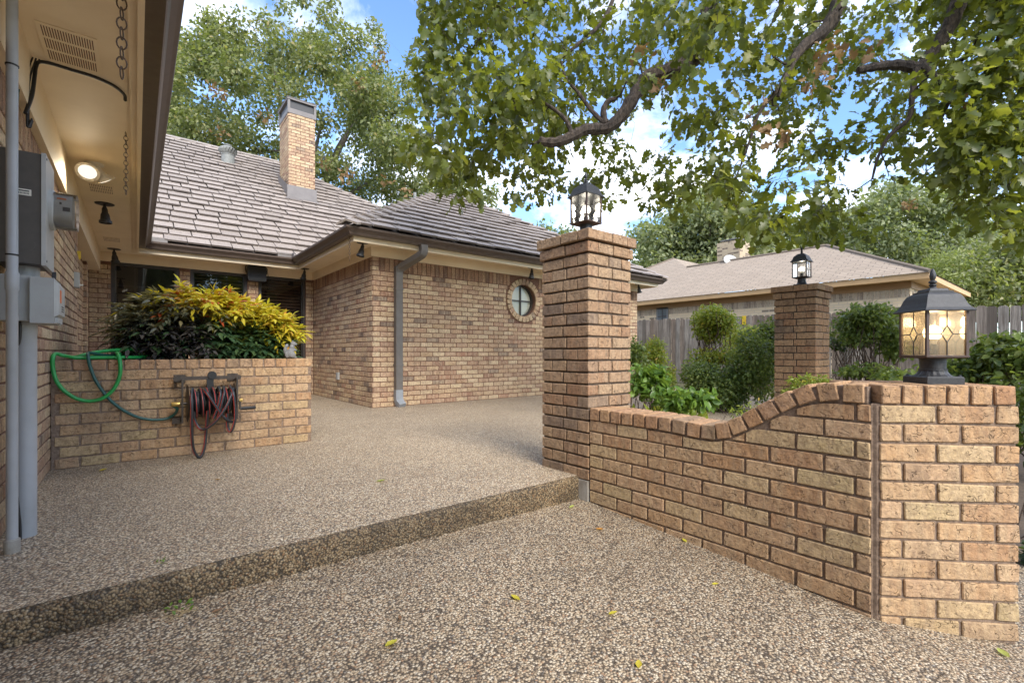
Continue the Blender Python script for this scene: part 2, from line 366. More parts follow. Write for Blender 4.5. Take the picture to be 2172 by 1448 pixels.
M['glass_window'] = glass_mat('glass_window', (.55, .55, .53), 0.03)
M['glass_lantern'] = glass_mat('glass_lantern', (.90, .91, .89), 0.0, 0.05)
M['glass_amber'] = glass_mat('glass_amber', (.80, .74, .62), 0.0, 0.10, 0.0, (.92, .80, .60))
M['glass_meter'] = glass_mat('glass_meter', (.93, .93, .93), 0.05, 0.1)
M['glass_far'] = flat_mat('glass_far', (.10, .12, .13), (.16, .18, .19), 0.15, 4.0)
def emit_mat(name, col, st):
    b = NB(name); return b.done(b.n('ShaderNodeEmission', {'Color': col, 'Strength': st}).outputs[0])
M['bulb_warm'] = emit_mat('bulb_warm', (1.0, .72, .38), 2.6)
M['bulb_white'] = emit_mat('bulb_white', (1.0, .93, .80), 2.2)
M['bulb_flood'] = emit_mat('bulb_flood', (1.0, .90, .72), .4)
M['spot_lens'] = flat_mat('spot_lens', (.65, .62, .55), None, 0.2)
# ------------------------------------------------------------------ mesh helpers
class MB:
    def __init__(s): s.v = []; s.f = []; s.uv = None
    def add(s, vs, fs):
        o = len(s.v); s.v += [tuple(p) for p in vs]; s.f += [tuple(i + o for i in f) for f in fs]
    def box(s, x0, x1, y0, y1, z0, z1):
        s.add([(x0, y0, z0), (x1, y0, z0), (x1, y1, z0), (x0, y1, z0), (x0, y0, z1), (x1, y0, z1), (x1, y1, z1), (x0, y1, z1)], BOXF)
        return s
    def obox(s, c, d, R):
        vs = [Vector(c) + R @ Vector((a * d[0] / 2, b * d[1] / 2, e * d[2] / 2)) for a, b, e in BOXC]
        s.add(vs, BOXF); return s
    def quad(s, a, b, c, d): s.add([a, b, c, d], [(0, 1, 2, 3)]); return s
    def tube(s, pts, rad, n=8, caps=True):
        pts = [Vector(p) for p in pts]
        if not isinstance(rad, (list, tuple)): rad = [rad] * len(pts)
        o = len(s.v); ref = None
        for i, p in enumerate(pts):
            t = (pts[min(i + 1, len(pts) - 1)] - pts[max(i - 1, 0)])
            if t.length < 1e-9: t = Vector((0, 0, 1))
            t.normalize()
            if ref is None:
                ref = t.orthogonal().normalized()
            ref = (ref - t * ref.dot(t))
            if ref.length < 1e-6: ref = t.orthogonal()
            ref.normalize(); bi = t.cross(ref)
            for k in range(n):
                a = 2 * math.pi * k / n
                s.v.append(tuple(p + (ref * math.cos(a) + bi * math.sin(a)) * rad[i]))
        for i in range(len(pts) - 1):
            for k in range(n):
                k2 = (k + 1) % n
                s.f.append((o + i * n + k, o + i * n + k2, o + (i + 1) * n + k2, o + (i + 1) * n + k))
        if caps:
            s.f.append(tuple(o + k for k in reversed(range(n))))
            s.f.append(tuple(o + (len(pts) - 1) * n + k for k in range(n)))
        return s
    def lathe(s, c, prof, n=20, R=None):
        o = len(s.v); c = Vector(c); R = R or Matrix.Identity(3)
        for r, z in prof:
            for k in range(n):
                a = 2 * math.pi * k / n
                s.v.append(tuple(c + R @ Vector((r * math.cos(a), r * math.sin(a), z))))
        for i in range(len(prof) - 1):
            for k in range(n):
                k2 = (k + 1) % n
                s.f.append((o + i * n + k, o + i * n + k2, o + (i + 1) * n + k2, o + (i + 1) * n + k))
        s.f.append(tuple(o + k for k in reversed(range(n)))); s.f.append(tuple(o + (len(prof) - 1) * n + k for k in range(n)))
        return s
    def prism(s, poly, axis_vec):
        """poly: list of 3-D points, extruded by axis_vec"""
        n = len(poly); a = [Vector(p) for p in poly]; b = [p + Vector(axis_vec) for p in a]
        s.add(a + b, [tuple(reversed(range(n))), tuple(range(n, 2 * n))] + [(i, (i + 1) % n, n + (i + 1) % n, n + i) for i in range(n)])
        return s
    def sweep(s, prof, path, closed_prof=True):
        """prof: (offset to the right of travel, z); path: xy points, mitred"""
        P = [Vector(p).to_2d() for p in path]; o = len(s.v); m = len(prof)
        for i, p in enumerate(P):
            d1 = (P[i] - P[i - 1]).normalized() if i > 0 else None
            d2 = (P[i + 1] - P[i]).normalized() if i < len(P) - 1 else None
            d1 = d1 or d2; d2 = d2 or d1
            r1 = Vector((d1.y, -d1.x)); r2 = Vector((d2.y, -d2.x))
            mi = (r1 + r2); mi = mi / max(1e-6, mi.dot(r1))
            for off, z in prof:
                q = p + mi * off; s.v.append((q.x, q.y, z))
        for i in range(len(P) - 1):
            for k in range(m if closed_prof else m - 1):
                k2 = (k + 1) % m
                s.f.append((o + i * m + k, o + i * m + k2, o + (i + 1) * m + k2, o + (i + 1) * m + k))
        if closed_prof:
            s.f.append(tuple(o + k for k in range(m))); s.f.append(tuple(o + (len(P) - 1) * m + k for k in reversed(range(m))))
        return s
    def mesh(s, name, smooth=False):
        me = bpy.data.meshes.new(name); me.from_pydata(s.v, [], s.f); me.validate()
        bm = bmesh.new(); bm.from_mesh(me); bmesh.ops.recalc_face_normals(bm, faces=bm.faces); bm.to_mesh(me); bm.free()
        if smooth:
            me.polygons.foreach_set('use_smooth', [True] * len(me.polygons)); me.set_sharp_from_angle(angle=math.radians(38))
        return me
BOXC = [(-1, -1, -1), (1, -1, -1), (1, 1, -1), (-1, 1, -1), (-1, -1, 1), (1, -1, 1), (1, 1, 1), (-1, 1, 1)]
BOXF = [(0, 3, 2, 1), (4, 5, 6, 7), (0, 1, 5, 4), (1, 2, 6, 5), (2, 3, 7, 6), (3, 0, 4, 7)]
def RZ(a): return Matrix.Rotation(a, 3, 'Z')

ROOT = {}
def thing(name, label, cat, loc=(0, 0, 0), rotz=0.0, group=None):
    o = bpy.data.objects.new(name, None); C.objects.link(o)
    o.empty_display_size = 0.1; o.location = loc; o.rotation_euler = (0, 0, rotz)
    o['label'] = label; o['category'] = cat
    if group: o['group'] = group
    ROOT[o.name] = Matrix.LocRotScale(Vector(loc), Matrix.Rotation(rotz, 3, 'Z').to_quaternion(), None)
    return o
def tag(o, label, cat, group=None):
    o['label'] = label; o['category'] = cat
    if group: o['group'] = group
    return o
def put(name, mb, mat, parent=None, smooth=False, local=False, kind=None):
    me = mb.mesh(name, smooth) if isinstance(mb, MB) else mb
    mat = M[mat] if isinstance(mat, str) else mat
    if mat is not None and not me.materials: me.materials.append(mat)
    o = bpy.data.objects.new(name, me); C.objects.link(o)
    if parent is not None:
        o.parent = parent
        if not local and parent.name in ROOT: o.matrix_parent_inverse = ROOT[parent.name].inverted()
    if kind: o['kind'] = kind
    return o
def struct(name, mb, mat, smooth=False):
    return put(name, mb, mat, smooth=smooth, kind='structure')
def copy_tree(o, parent=None):
    mpi = o.matrix_parent_inverse.copy(); c = o.copy(); C.objects.link(c); c.parent = parent; c.matrix_parent_inverse = mpi
    for ch in [x for x in C.objects if x.parent == o]: copy_tree(ch, c)
    return c
def smooth_path(pts, n=8):
    """Catmull-Rom through the points"""
    P = [Vector(p) for p in pts]; P = [P[0] * 2 - P[1]] + P + [P[-1] * 2 - P[-2]]
    out = []
    for i in range(1, len(P) - 2):
        for k in range(n):
            t = k / n
            a, b, c, d = P[i - 1], P[i], P[i + 1], P[i + 2]
            out.append(0.5 * ((2 * b) + (c - a) * t + (2 * a - 5 * b + 4 * c - d) * t * t + (3 * b - a - 3 * c + d) * t ** 3))
    out.append(P[-2]); return out

# ------------------------------------------------------------------ bricks
def chamfer_box(dx, dy, dz, ch, jit, rs):
    """24 corners, 44 triangles: a box with worn edges; local, centred"""
    vs = []; idx = {}
    for sx in (-1, 1):
        for sy in (-1, 1):
            for sz in (-1, 1):
                jx, jy, jz = (rs.uniform(-jit, jit) for _ in range(3))
                for ax in range(3):
                    p = [sx * (dx / 2 - ch), sy * (dy / 2 - ch), sz * (dz / 2 - ch)]
                    p[ax] = (sx, sy, sz)[ax] * (dx, dy, dz)[ax] / 2
                    idx[(sx, sy, sz, ax)] = len(vs)
                    vs.append((p[0] + jx, p[1] + jy * 0.5, p[2] + jz))
    F = []
    for ax in range(3):
        b, c = [(1, 2), (2, 0), (0, 1)][ax]
        for s in (-1, 1):
            q = []
            for u, w in ((-1, -1), (1, -1), (1, 1), (-1, 1)):
                k = [0, 0, 0]; k[ax] = s; k[b] = u; k[c] = w; q.append(idx[(*k, ax)])
            F.append(tuple(q if s > 0 else reversed(q)))
    for ax in range(3):       # edges parallel to ax
        b, c = [(1, 2), (2, 0), (0, 1)][ax]
        for u in (-1, 1):
            for w in (-1, 1):
                k1 = [0, 0, 0]; k1[ax] = -1; k1[b] = u; k1[c] = w
                k2 = list(k1); k2[ax] = 1
                F.append((idx[(*k1, b)], idx[(*k2, b)], idx[(*k2, c)], idx[(*k1, c)]))
    for sx in (-1, 1):
        for sy in (-1, 1):
            for sz in (-1, 1):
                F.append((idx[(sx, sy, sz, 0)], idx[(sx, sy, sz, 1)], idx[(sx, sy, sz, 2)]))
    return vs, F
_bm = {}
def brick_mesh(d, mat):
    key = (round(d[0] * 200), round(d[1] * 200), round(d[2] * 400), mat, random.randrange(5))
    if key not in _bm:
        rs = random.Random(hash(key) & 0xffff)
        mb = MB(); mb.add(*chamfer_box(key[0] / 200, key[1] / 200, key[2] / 400, 0.0035, 0.0022, rs))
        me = mb.mesh('brick'); me.materials.append(M[mat]); _bm[key] = me
    return _bm[key]
# a brick record: (centre, dims, R(3x3), material, wall object)
def lay_parts(recs, name='brick'):
    for c, d, R, mat, par in recs:
        o = bpy.data.objects.new(name, brick_mesh(d, mat)); C.objects.link(o)
        q = R.to_quaternion()
        o.rotation_mode = 'QUATERNION'; o.rotation_quaternion = q; o.location = c; o.parent = par
        if par.name in ROOT: o.matrix_parent_inverse = ROOT[par.name].inverted()
def lay_joined(recs, name, parent):
    mb = MB(); mats = []; mi = []
    for c, d, R, mat, par in recs:
        vs, fs = chamfer_box(d[0], d[1], d[2], 0.0035, 0.002, random)
        n0 = len(mb.f); mb.add([Vector(c) + R @ Vector(v) for v in vs], fs)
        if mat not in mats: mats.append(mat)
        mi += [mats.index(mat)] * (len(mb.f) - n0)
    me = bpy.data.meshes.new(name); me.from_pydata(mb.v, [], mb.f)
    for m_ in mats: me.materials.append(M[m_])
    me.polygons.foreach_set('material_index', mi)
    bm = bmesh.new(); bm.from_mesh(me); bmesh.ops.recalc_face_normals(bm, faces=bm.faces); bm.to_mesh(me); bm.free()
    return put(name, me, None, parent, kind='stuff')
JT = 0.0112     # joint
def course_segments(L, pitch, off, lead=None):
    """(start, length) of each brick in one course"""
    out = []; s = -off
    while s < L - 1e-6:
        a, b = max(0, s), min(L, s + pitch)
        if b - a > 0.03: out.append((a, b - a))
        s += pitch
    return out
def wall_courses(o, d, n, L, z0, rows, ch, pitch, mat, par, depth=0.09, keep=None, phase=0.0):
    """straight wall: o start point of the face (xy), d run direction, n outward normal"""
    recs = []; d = Vector(d).to_3d(); n = Vector(n).to_3d(); ang = math.atan2(d.y, d.x); R = RZ(ang)
    for r in range(rows):
        za = z0 + r * ch
        for a, ln in course_segments(L, pitch, ((r % 2) * 0.5 * pitch + phase) % pitch):
            segs = [(a, ln)] if keep is None else keep(a, ln, za, za + ch)
            for a2, l2 in segs:
                if l2 < 0.03: continue
                c = Vector((o[0], o[1], za + ch / 2)) + d * (a2 + l2 / 2) - n * (depth / 2 + random.uniform(-.0015, .0015))
                recs.append((c, (l2 - JT, depth, ch - JT), R, mat, par))
    return recs
def soldier_row(o, d, n, L, z0, h, pitch, mat, par, depth=0.09, keep=None):
    recs = []; d = Vector(d).to_3d(); n = Vector(n).to_3d(); R = RZ(math.atan2(d.y, d.x)); k = int(L / pitch)
    for i in range(k):
        a = i * L / k
        if keep and not keep(a, L / k, z0, z0 + h): continue
        c = Vector((o[0], o[1], z0 + h / 2)) + d * (a + L / k / 2) - n * (depth / 2 + random.uniform(-.0015, .0015))
        recs.append((c, (L / k - JT, depth, h - JT), R, mat, par))
    return recs
def area_in_view(rec):
    v = view(rec[0])
    if v is None or not shown(rec[0], 10): return 0.0
    c, d, R = rec[0], rec[1], rec[2]
    q = [view(Vector(c) + R @ Vector((a * d[0] / 2, 0, b * d[2] / 2))) for a, b in ((-1, -1), (1, -1), (1, 1), (-1, 1))]
    if any(x is None for x in q): return 0.0
    return abs(sum(q[i][0] * q[(i + 1) % 4][1] - q[(i + 1) % 4][0] * q[i][1] for i in range(4))) / 2

# ------------------------------------------------------------------ ground
def walk_z(x, y):
    z = -0.105 - 0.016 * (max(-.6, min(2.3, x)) + .3) - 0.056 * (2.09 - y)
    z -= 0.055 * max(0.0, min(1.0, (x - 2.1) / 0.5)) * max(0.0, min(1.0, (0.9 - y) / 0.6))
    return z
def grid(name, mat, x0, x1, y0, y1, nx, ny, fn, smooth=True):
    mb = MB(); vs = []; fs = []
    for j in range(ny + 1):
        for i in range(nx + 1):
            x = x0 + (x1 - x0) * i / nx; y = y0 + (y1 - y0) * j / ny; vs.append((x, y, fn(x, y)))
    for j in range(ny):
        for i in range(nx):
            a = j * (nx + 1) + i; fs.append((a, a + 1, a + nx + 2, a + nx + 1))
    mb.add(vs, fs); return struct(name, mb, mat, smooth)
grid('ground', 'grass_ground', -300, 300, -300, 300, 30, 30, lambda x, y: -0.62)
grid('lower_walkway', 'pebble_lower', -0.75, 3.6, -6.0, 2.085, 60, 90, lambda x, y: walk_z(x, y))
# garden soil beside and behind the low wall, sloping with the walkway
def bed_z(x, y):
    t = max(0.0, min(1.0, (y + 1.0) / 5.0)); z = -0.43 + 0.36 * t
    if x < 3.7: z = max(z, walk_z(x, y) + 0.02) if y > 0.25 and x > 2.5 else -0.75
    return z
grid('garden_bed', 'soil', 2.36, 12.9, -6.0, 2.3, 120, 100, bed_z)
grid('lawn', 'grass_ground', 5.4, 30, 2.3, 26, 30, 30, lambda x, y: -0.075 + (0.10 if x > 13 else 0))
STEP_Y = 2.085
mb = MB()
# rounded nose of the step, swept along x
prof = [(STEP_Y + 0.30, 0.0), (STEP_Y + 0.022, 0.0), (STEP_Y + 0.008, -0.004), (STEP_Y, -0.016), (STEP_Y - 0.002, -0.05), (STEP_Y + 0.002, -0.40), (STEP_Y + 0.30, -0.40)]
up = MB(); up.box(-0.75, 2.95, STEP_Y + 0.025, 9.43, -0.5, 0.0); up.box(2.95, 9.6, 2.4, 6.6, -0.5, 0.0)
struct('upper_patio', up, 'pebble_upper')
nose = MB(); xs = np.linspace(-0.75, 2.245, 140); vs = []; fs = []
pr_ = [(0.024, 0.0005), (0.012, -0.003), (0.003, -0.012), (0.0, -0.03), (0.002, -0.09), (0.0, -0.15), (0.004, -0.26)]
for i, x in enumerate(xs):
    wob = 0.004 * math.sin(x * 9.0) + 0.003 * math.sin(x * 23 + 1) + random.uniform(-.0035, .0035)
    for k, (dy_, z) in enumerate(pr_):
        vs.append((x, STEP_Y + dy_ + (wob if k else 0), z + (random.uniform(-.002, .002) if k > 1 else 0)))
m = len(pr_)
for i in range(len(xs) - 1):
    for k in range(m - 1): fs.append((i * m + k, i * m + k + 1, (i + 1) * m + k + 1, (i + 1) * m + k))
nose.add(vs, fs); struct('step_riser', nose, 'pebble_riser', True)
pth = MB(); pth.box(2.75, 5.35, 2.42, 2.46, -0.3, 0.003)
grid('gravel_path', 'pebble_path', 2.50, 9.5, 2.0, 4.6, 20, 12, lambda x, y: -0.005 if y > 2.2 else -0.03)

# ------------------------------------------------------------------ the house
XL, YW, XG, YG = -0.455, 9.42, 2.665, 6.53      # left wall, window wall, wing corner
YLE, XR = 6.375, -0.555                          # left wall ends, recess behind it
ZB, CHH, PI_ = 2.20, 2.0 / 27, 0.2175
house = thing('brick_house', 'tan brick house with cream eaves, brown gutters and grey shake tile roof', 'house', (0, 6.0, 0))
HB = []       # house brick records
g = 0.006     # mortar face behind brick face
# left wall
wl = MB(); wl.box(-0.75, XL - g, -1.6, YLE - g, -0.4, ZB); wall_left = put('wall', wl, 'mortar_house', house)
HB += wall_courses((XL, 0.4), (0, 1), (1, 0), YLE - 0.4, 0.0, 25, CHH, PI_, 'brick_house', wall_left)
HB += soldier_row((XL, 0.4), (0, 1), (1, 0), YLE - 0.4, 25 * CHH, 0.19, 0.0762, 'brick_soldier', wall_left)
HB += wall_courses((XL, YLE), (-1, 0), (0, 1), 0.2, 0.0, 25, CHH, PI_, 'brick_house', wall_left, depth=0.05)
# recessed wall beyond, with a shallow pilaster
wr = MB(); wr.box(-0.75, XR - g, YLE, YW, -0.4, ZB); wr.box(XR - g, XR + 0.030, 8.55, 8.75, -0.4, ZB - 0.12); wall_recess = put('wall', wr, 'mortar_house', house)
HB += wall_courses((XR, YLE + .02), (0, 1), (1, 0), YW - YLE - .02, 0.0, 27, CHH, PI_, 'brick_house', wall_recess)
for r in range(27):
    HB.append((Vector((XR + 0.012, 8.65, r * CHH + CHH / 2)), (0.21, 0.05, CHH - JT), RZ(math.pi / 2), 'brick_house', wall_recess))
# window wall: piers between openings
WIN = [(-0.30, 0.555), (0.705, 1.545), (1.72, 2.525)]; WZ0, WZ1 = 0.28, 2.195
ww = MB(); ed = [XR - 0.1] + [e for a in WIN for e in a] + [XG]
piers = [(ed[0], ed[1]), (ed[2], ed[3]), (ed[4], ed[5]), (ed[6], ed[7])]
for a, b_ in piers: ww.box(a, b_, YW + g, YW + 0.12, -0.4, ZB)
for a, b_ in WIN: ww.box(a, b_, YW + g, YW + 0.12, -0.4, WZ0)
wall_win = put('wall', ww, 'mortar_house', house)
for a, b_ in piers:
    a2 = max(a, XR); HB += wall_courses((a2, YW), (1, 0), (0, -1), b_ - a2, 0.0, 29, CHH, PI_, 'brick_house', wall_win, phase=random.uniform(0, .2))
for a, b_ in WIN: HB += wall_courses((a, YW), (1, 0), (0, -1), b_ - a, 0.0, 3, CHH, PI_, 'brick_house', wall_win)
# wing, left face
wg = MB(); wg.box(XG + g, XG + 0.15, YG + 0.16, YW + 0.12, -0.4, ZB); wall_wing = put('wall', wg, 'mortar_house', house)
HB += wall_courses((XG, YW), (0, -1), (-1, 0), YW - YG, 0.0, 27, CHH, PI_, 'brick_house', wall_wing, phase=0.06)
HB += soldier_row((XG, YW), (0, -1), (-1, 0), YW - YG - 0.11, 27 * CHH, 0.2, 0.0762, 'brick_soldier', wall_wing)
# wing, front face with the round window
RWX, RWZ, RO, RI = 5.53, 1.755, 0.395, 0.288
XW1 = 8.95
wf = MB(); q = 0.46
wf.box(XG + g, RWX - q, YG + g, YG + 0.15, -0.4, ZB); wf.box(RWX + q, XW1, YG + g, YG + 0.15, -0.4, ZB)
wf.box(RWX - q, RWX + q, YG + g, YG + 0.15, -0.4, RWZ - q)
wf.box(RWX - q, RWX + q, YG + g, YG + 0.15, ZB - 0.02, ZB)
ns = 64; vs = []; fs = []
for k in range(ns):
    a = 2 * math.pi * k / ns; ca, sa = math.cos(a), math.sin(a); f_ = q / max(abs(ca), abs(sa))
    zt = min(RWZ + sa * f_, ZB - 0.02)
    vs += [(RWX + ca * f_, YG + g, zt), (RWX + ca * RI, YG + g, RWZ + sa * RI), (RWX + ca * RI, YG + 0.16, RWZ + sa * RI)]
for k in range(ns):
    a, b_ = 3 * k, 3 * ((k + 1) % ns); fs += [(a, b_, b_ + 1, a + 1), (a + 1, b_ + 1, b_ + 2, a + 2)]
wf.add(vs, fs); wall_front = put('wall', wf, 'mortar_house', house)
def keep_round(a, ln, z0, z1):
    x0, x1 = XG + a, XG + a + ln
    dz = 0.0 if z0 < RWZ < z1 else min(abs(z0 - RWZ), abs(z1 - RWZ))
    if dz >= RO + .012: return [(a, ln)]
    half = math.sqrt((RO + .012) ** 2 - dz * dz); out = []
    if x0 < RWX - half: out.append((a, min(x1, RWX - half) - x0))
    if x1 > RWX + half: s = max(x0, RWX + half); out.append((s - XG, x1 - s))
    return out
HB += wall_courses((XG, YG), (1, 0), (0, -1), XW1 - XG, 0.0, 27, CHH, PI_, 'brick_house', wall_front, keep=keep_round, phase=0.10)
# corner quoin of three stretchers, then the soldier band
for r in range(3):
    HB.append((Vector((XG + 0.048, YG + 0.045, 2.0 + 0.2 / 3 * (r + .5))), (0.095, 0.09, 0.2 / 3 - JT), RZ(0), 'brick_house', wall_front))
def keep_sold(a, ln, z0, z1):
    x = XG + 0.11 + a + ln / 2; return math.hypot(x - RWX, z0 - RWZ) > RO + 0.02
HB += soldier_row((XG + 0.11, YG), (1, 0), (0, -1), XW1 - XG - 0.11, 2.0, 0.2, 0.0762, 'brick_soldier', wall_front, keep=keep_sold)
# round window as a part: ring bricks, frame, bars, pane, shade
rw = MB(); rw.lathe((RWX, YG + 0.085, RWZ), [(RI, -0.02), (RI, 0.02), (RI - 0.022, 0.02), (RI - 0.022, -0.02), (RI, -0.02)], 48, Matrix.Rotation(math.radians(90), 3, 'X'))
rw = MB(); vs = []; fs = []
for k in range(ns):
    a = 2 * math.pi * k / ns; ca, sa = math.cos(a), math.sin(a)
    for rr, yy in ((RI + .002, YG + .07), (RI - .026, YG + .07), (RI - .026, YG + .12), (RI + .002, YG + .12)): vs.append((RWX + ca * rr, yy, RWZ + sa * rr))
for k in range(ns):
    for j in range(4):
        a, b_ = 4 * k, 4 * ((k + 1) % ns); j2 = (j + 1) % 4; fs.append((a + j, b_ + j, b_ + j2, a + j2))
rw.add(vs, fs); rwin = put('round_window', rw, 'win_frame', house, True)
bar = MB(); bar.box(RWX - .011, RWX + .011, YG + .078, YG + .10, RWZ - RI + .02, RWZ + RI - .02); put('mullion', bar, 'win_frame', rwin)
bar = MB(); bar.box(RWX - RI + .02, RWX - .011, YG + .079, YG + .099, RWZ - .011, RWZ + .011); bar.box(RWX + .011, RWX + RI - .02, YG + .079, YG + .099, RWZ - .011, RWZ + .011); put('transom', bar, 'win_frame', rwin)
def disc(r, y, n=48): 
    m_ = MB(); m_.add([(RWX + r * math.cos(2 * math.pi * k / n), y, RWZ + r * math.sin(2 * math.pi * k / n)) for k in range(n)], [tuple(range(n))]); return m_
put('pane', disc(RI - .02, YG + .104), 'glass_clear', rwin)
put('window_shade', disc(RI - .01, YG + .118), 'blind_cream', rwin)
nr = 26
for k in range(nr):
    a = 2 * math.pi * (k + .5) / nr; rm = (RO + RI) / 2
    wdt = 2 * math.pi * rm / nr
    c = Vector((RWX + math.cos(a) * rm, YG + 0.028, RWZ + math.sin(a) * rm))
    R = Matrix(((math.cos(a), 0, -math.sin(a)), (0, 1, 0), (math.sin(a), 0, math.cos(a))))
    d_ = (RO - RI - .004, 0.10, wdt - 0.010)
    mbk = MB(); mbk.add(*chamfer_box(*d_, 0.003, 0.001, random)); me = mbk.mesh('ring_brick'); me.materials.append(M['brick_house'])
    o = put('ring_brick', me, None, rwin); o.rotation_mode = 'QUATERNION'; o.rotation_quaternion = R.to_quaternion(); o.location = c
# windows of the window wall
for wi, (a, b_) in enumerate(WIN):
    f = MB(); t = 0.045
    for bx in ((a, a + t, WZ0, WZ1), (b_ - t, b_, WZ0, WZ1), (a + t, b_ - t, WZ0, WZ0 + t), (a + t, b_ - t, WZ1 - t, WZ1)):
        f.box(bx[0], bx[1], YW + .03, YW + .085, bx[2], bx[3])
    wn_ = put('window', f, 'win_frame', house)
    r_ = MB(); r_.box(a + t, b_ - t, YW + .035, YW + .07, 1.085, 1.12); put('sash_rail', r_, 'win_rail', wn_)
    for xs0, xs1 in ((a + t, a + t + .018), (b_ - t - .018, b_ - t)):
        r_ = MB(); r_.box(xs0, xs1, YW + .0705, YW + .078, WZ0 + t, WZ1 - t); put('sash_stile', r_, 'win_rail', wn_)
    p_ = MB(); p_.quad((a + t, YW + .06, WZ0 + t), (b_ - t, YW + .06, WZ0 + t), (b_ - t, YW + .06, WZ1 - t), (a + t, YW + .06, WZ1 - t)); put('pane', p_, 'glass_window', wn_)
    bk = MB(); bk.box(a - .02, b_ + .02, YW + .24, YW + .26, WZ0 - .1, WZ1 + .1); put('room', bk, 'room_dark', wn_)  # dark panel added in place of the unlit interior, stops light leaking through
    if wi != 0:
        z = 0.62
        while z < WZ1 - .06:
            s_ = MB(); s_.obox(((a + b_) / 2, YW + .135, z), (b_ - a - 2 * t - .05, .055, .006), Matrix.Rotation(math.radians(38), 3, 'X')); put('slat', s_, 'blind', wn_)
            z += 0.058
    else:
        for mx in ((a + b_) / 2 - .14,):
            s_ = MB(); s_.box(mx - .01, mx + .01, YW + .062, YW + .075, WZ0 + t, WZ1 - t); put('muntin', s_, 'win_frame', wn_)
        for mz in (1.5, 1.85, .9):
            s_ = MB(); s_.box(a + t, b_ - t, YW + .076, YW + .084, mz - .008, mz + .008); put('muntin', s_, 'win_frame', wn_)
# eaves: soffit, fascia, frieze, gutter
ZS, ZF = 2.335, 2.285
FX, FY, GX, GY, EX = 0.03, 8.87, 2.25, 6.15, 9.20
so = MB()
so.box(-0.75, FX - .025, -1.6, YW + .1, ZS, ZS + .012)
so.box(FX - .025, GX + .025, FY + .025, YW + .1, ZS, ZS + .012)
so.box(GX + .025, XG + .1, GY + .025, YW + .1, ZS, ZS + .012)
so.box(XG + .1, EX - .025, GY + .025, YG + .1, ZS, ZS + .012)
so.box(XW1 - .1, EX - .025, YG + .1, 13.0, ZS, ZS + .012)
put('soffit', so, 'cream', house)
path = [(FX, -1.6), (FX, FY), (GX, FY), (GX, GY), (EX, GY), (EX, 13.0)]
fa = MB(); fa.sweep([(0, ZF), (0, 2.47), (-.025, 2.47), (-.025, ZF)], path); put('fascia', fa, 'cream_board', house)
mo = MB(); mo.sweep([(-.025, ZS - .022), (-.025, ZS - .001), (-.06, ZS - .001), (-.06, ZS - .022)], path); put('fascia_moulding', mo, 'cream_board', house)
gu = MB(); gu.sweep([(.001, 2.352), (.075, 2.352), (.082, 2.360), (.094, 2.385), (.122, 2.41), (.142, 2.425), (.147, 2.45), (.138, 2.454), (.130, 2.452), (.128, 2.43), (.110, 2.415), (.08, 2.392), (.068, 2.362), (.001, 2.362)], path)
put('gutter', gu, 'gutter', house)
fr = MB(); fr.box(-0.62, XL + .035, -1.6, YW - .001, 2.04, ZS - .001); put('frieze_board', fr, 'cream_board', house)
fr = MB(); fr.box(XL + .035, XG - .03, YW - .03, YW + .01, ZB - .004, ZS - .001); fr.box(XG - .03, XG + .01, YG - .03, YW - .03, ZB - .004, ZS - .001); fr.box(XG + .01, XW1, YG - .03, YG + .01, ZB - .004, ZS - .001)
put('frieze_board', fr, 'cream_board', house)
for px_, z_ in ((325, 2.47), (612, 2.47)):   # splash guards in the valley corners
    pass
sg = MB(); sg.box(FX + .13, FX + .34, FY - .135, FY - .125, 2.44, 2.52); sg.box(FX + .13, FX + .14, FY - .30, FY - .135, 2.44, 2.52); put('splash_guard', sg, 'flashing', house)
sg = MB(); sg.box(GX - .36, GX - .13, FY - .135, FY - .125, 2.44, 2.525); sg.box(GX - .14, GX - .13, FY - .28, FY - .135, 2.44, 2.525); put('splash_guard', sg, 'flashing', house)
# soffit vents with louvre slots
for (x0, x1, y0, y1, rows_, nsl) in ((-.366, -.149, 3.055, 3.445, 3, 20), (-.35, -.157, 5.66, 5.98, 3, 13), (-.355, -.157, 8.16, 8.50, 3, 13)):
    v_ = MB(); v_.box(x0, x1, y0, y1, ZS - .005, ZS - .0005); ve = put('soffit_vent', v_, 'cream', house)
    d_ = MB()
    for r in range(rows_):
        ya = y0 + .022 + (y1 - y0 - .044) * r / rows_; yb_ = ya + (y1 - y0 - .044) / rows_ - .022
        for k in range(nsl):
            x = x0 + .014 + (x1 - x0 - .028) * (k + .5) / nsl
            d_.box(x - .0022, x + .0022, ya, yb_, ZS - .0056, ZS - .0052)
    put('louvre_slots', d_, 'mortar_house', ve, kind='stuff')
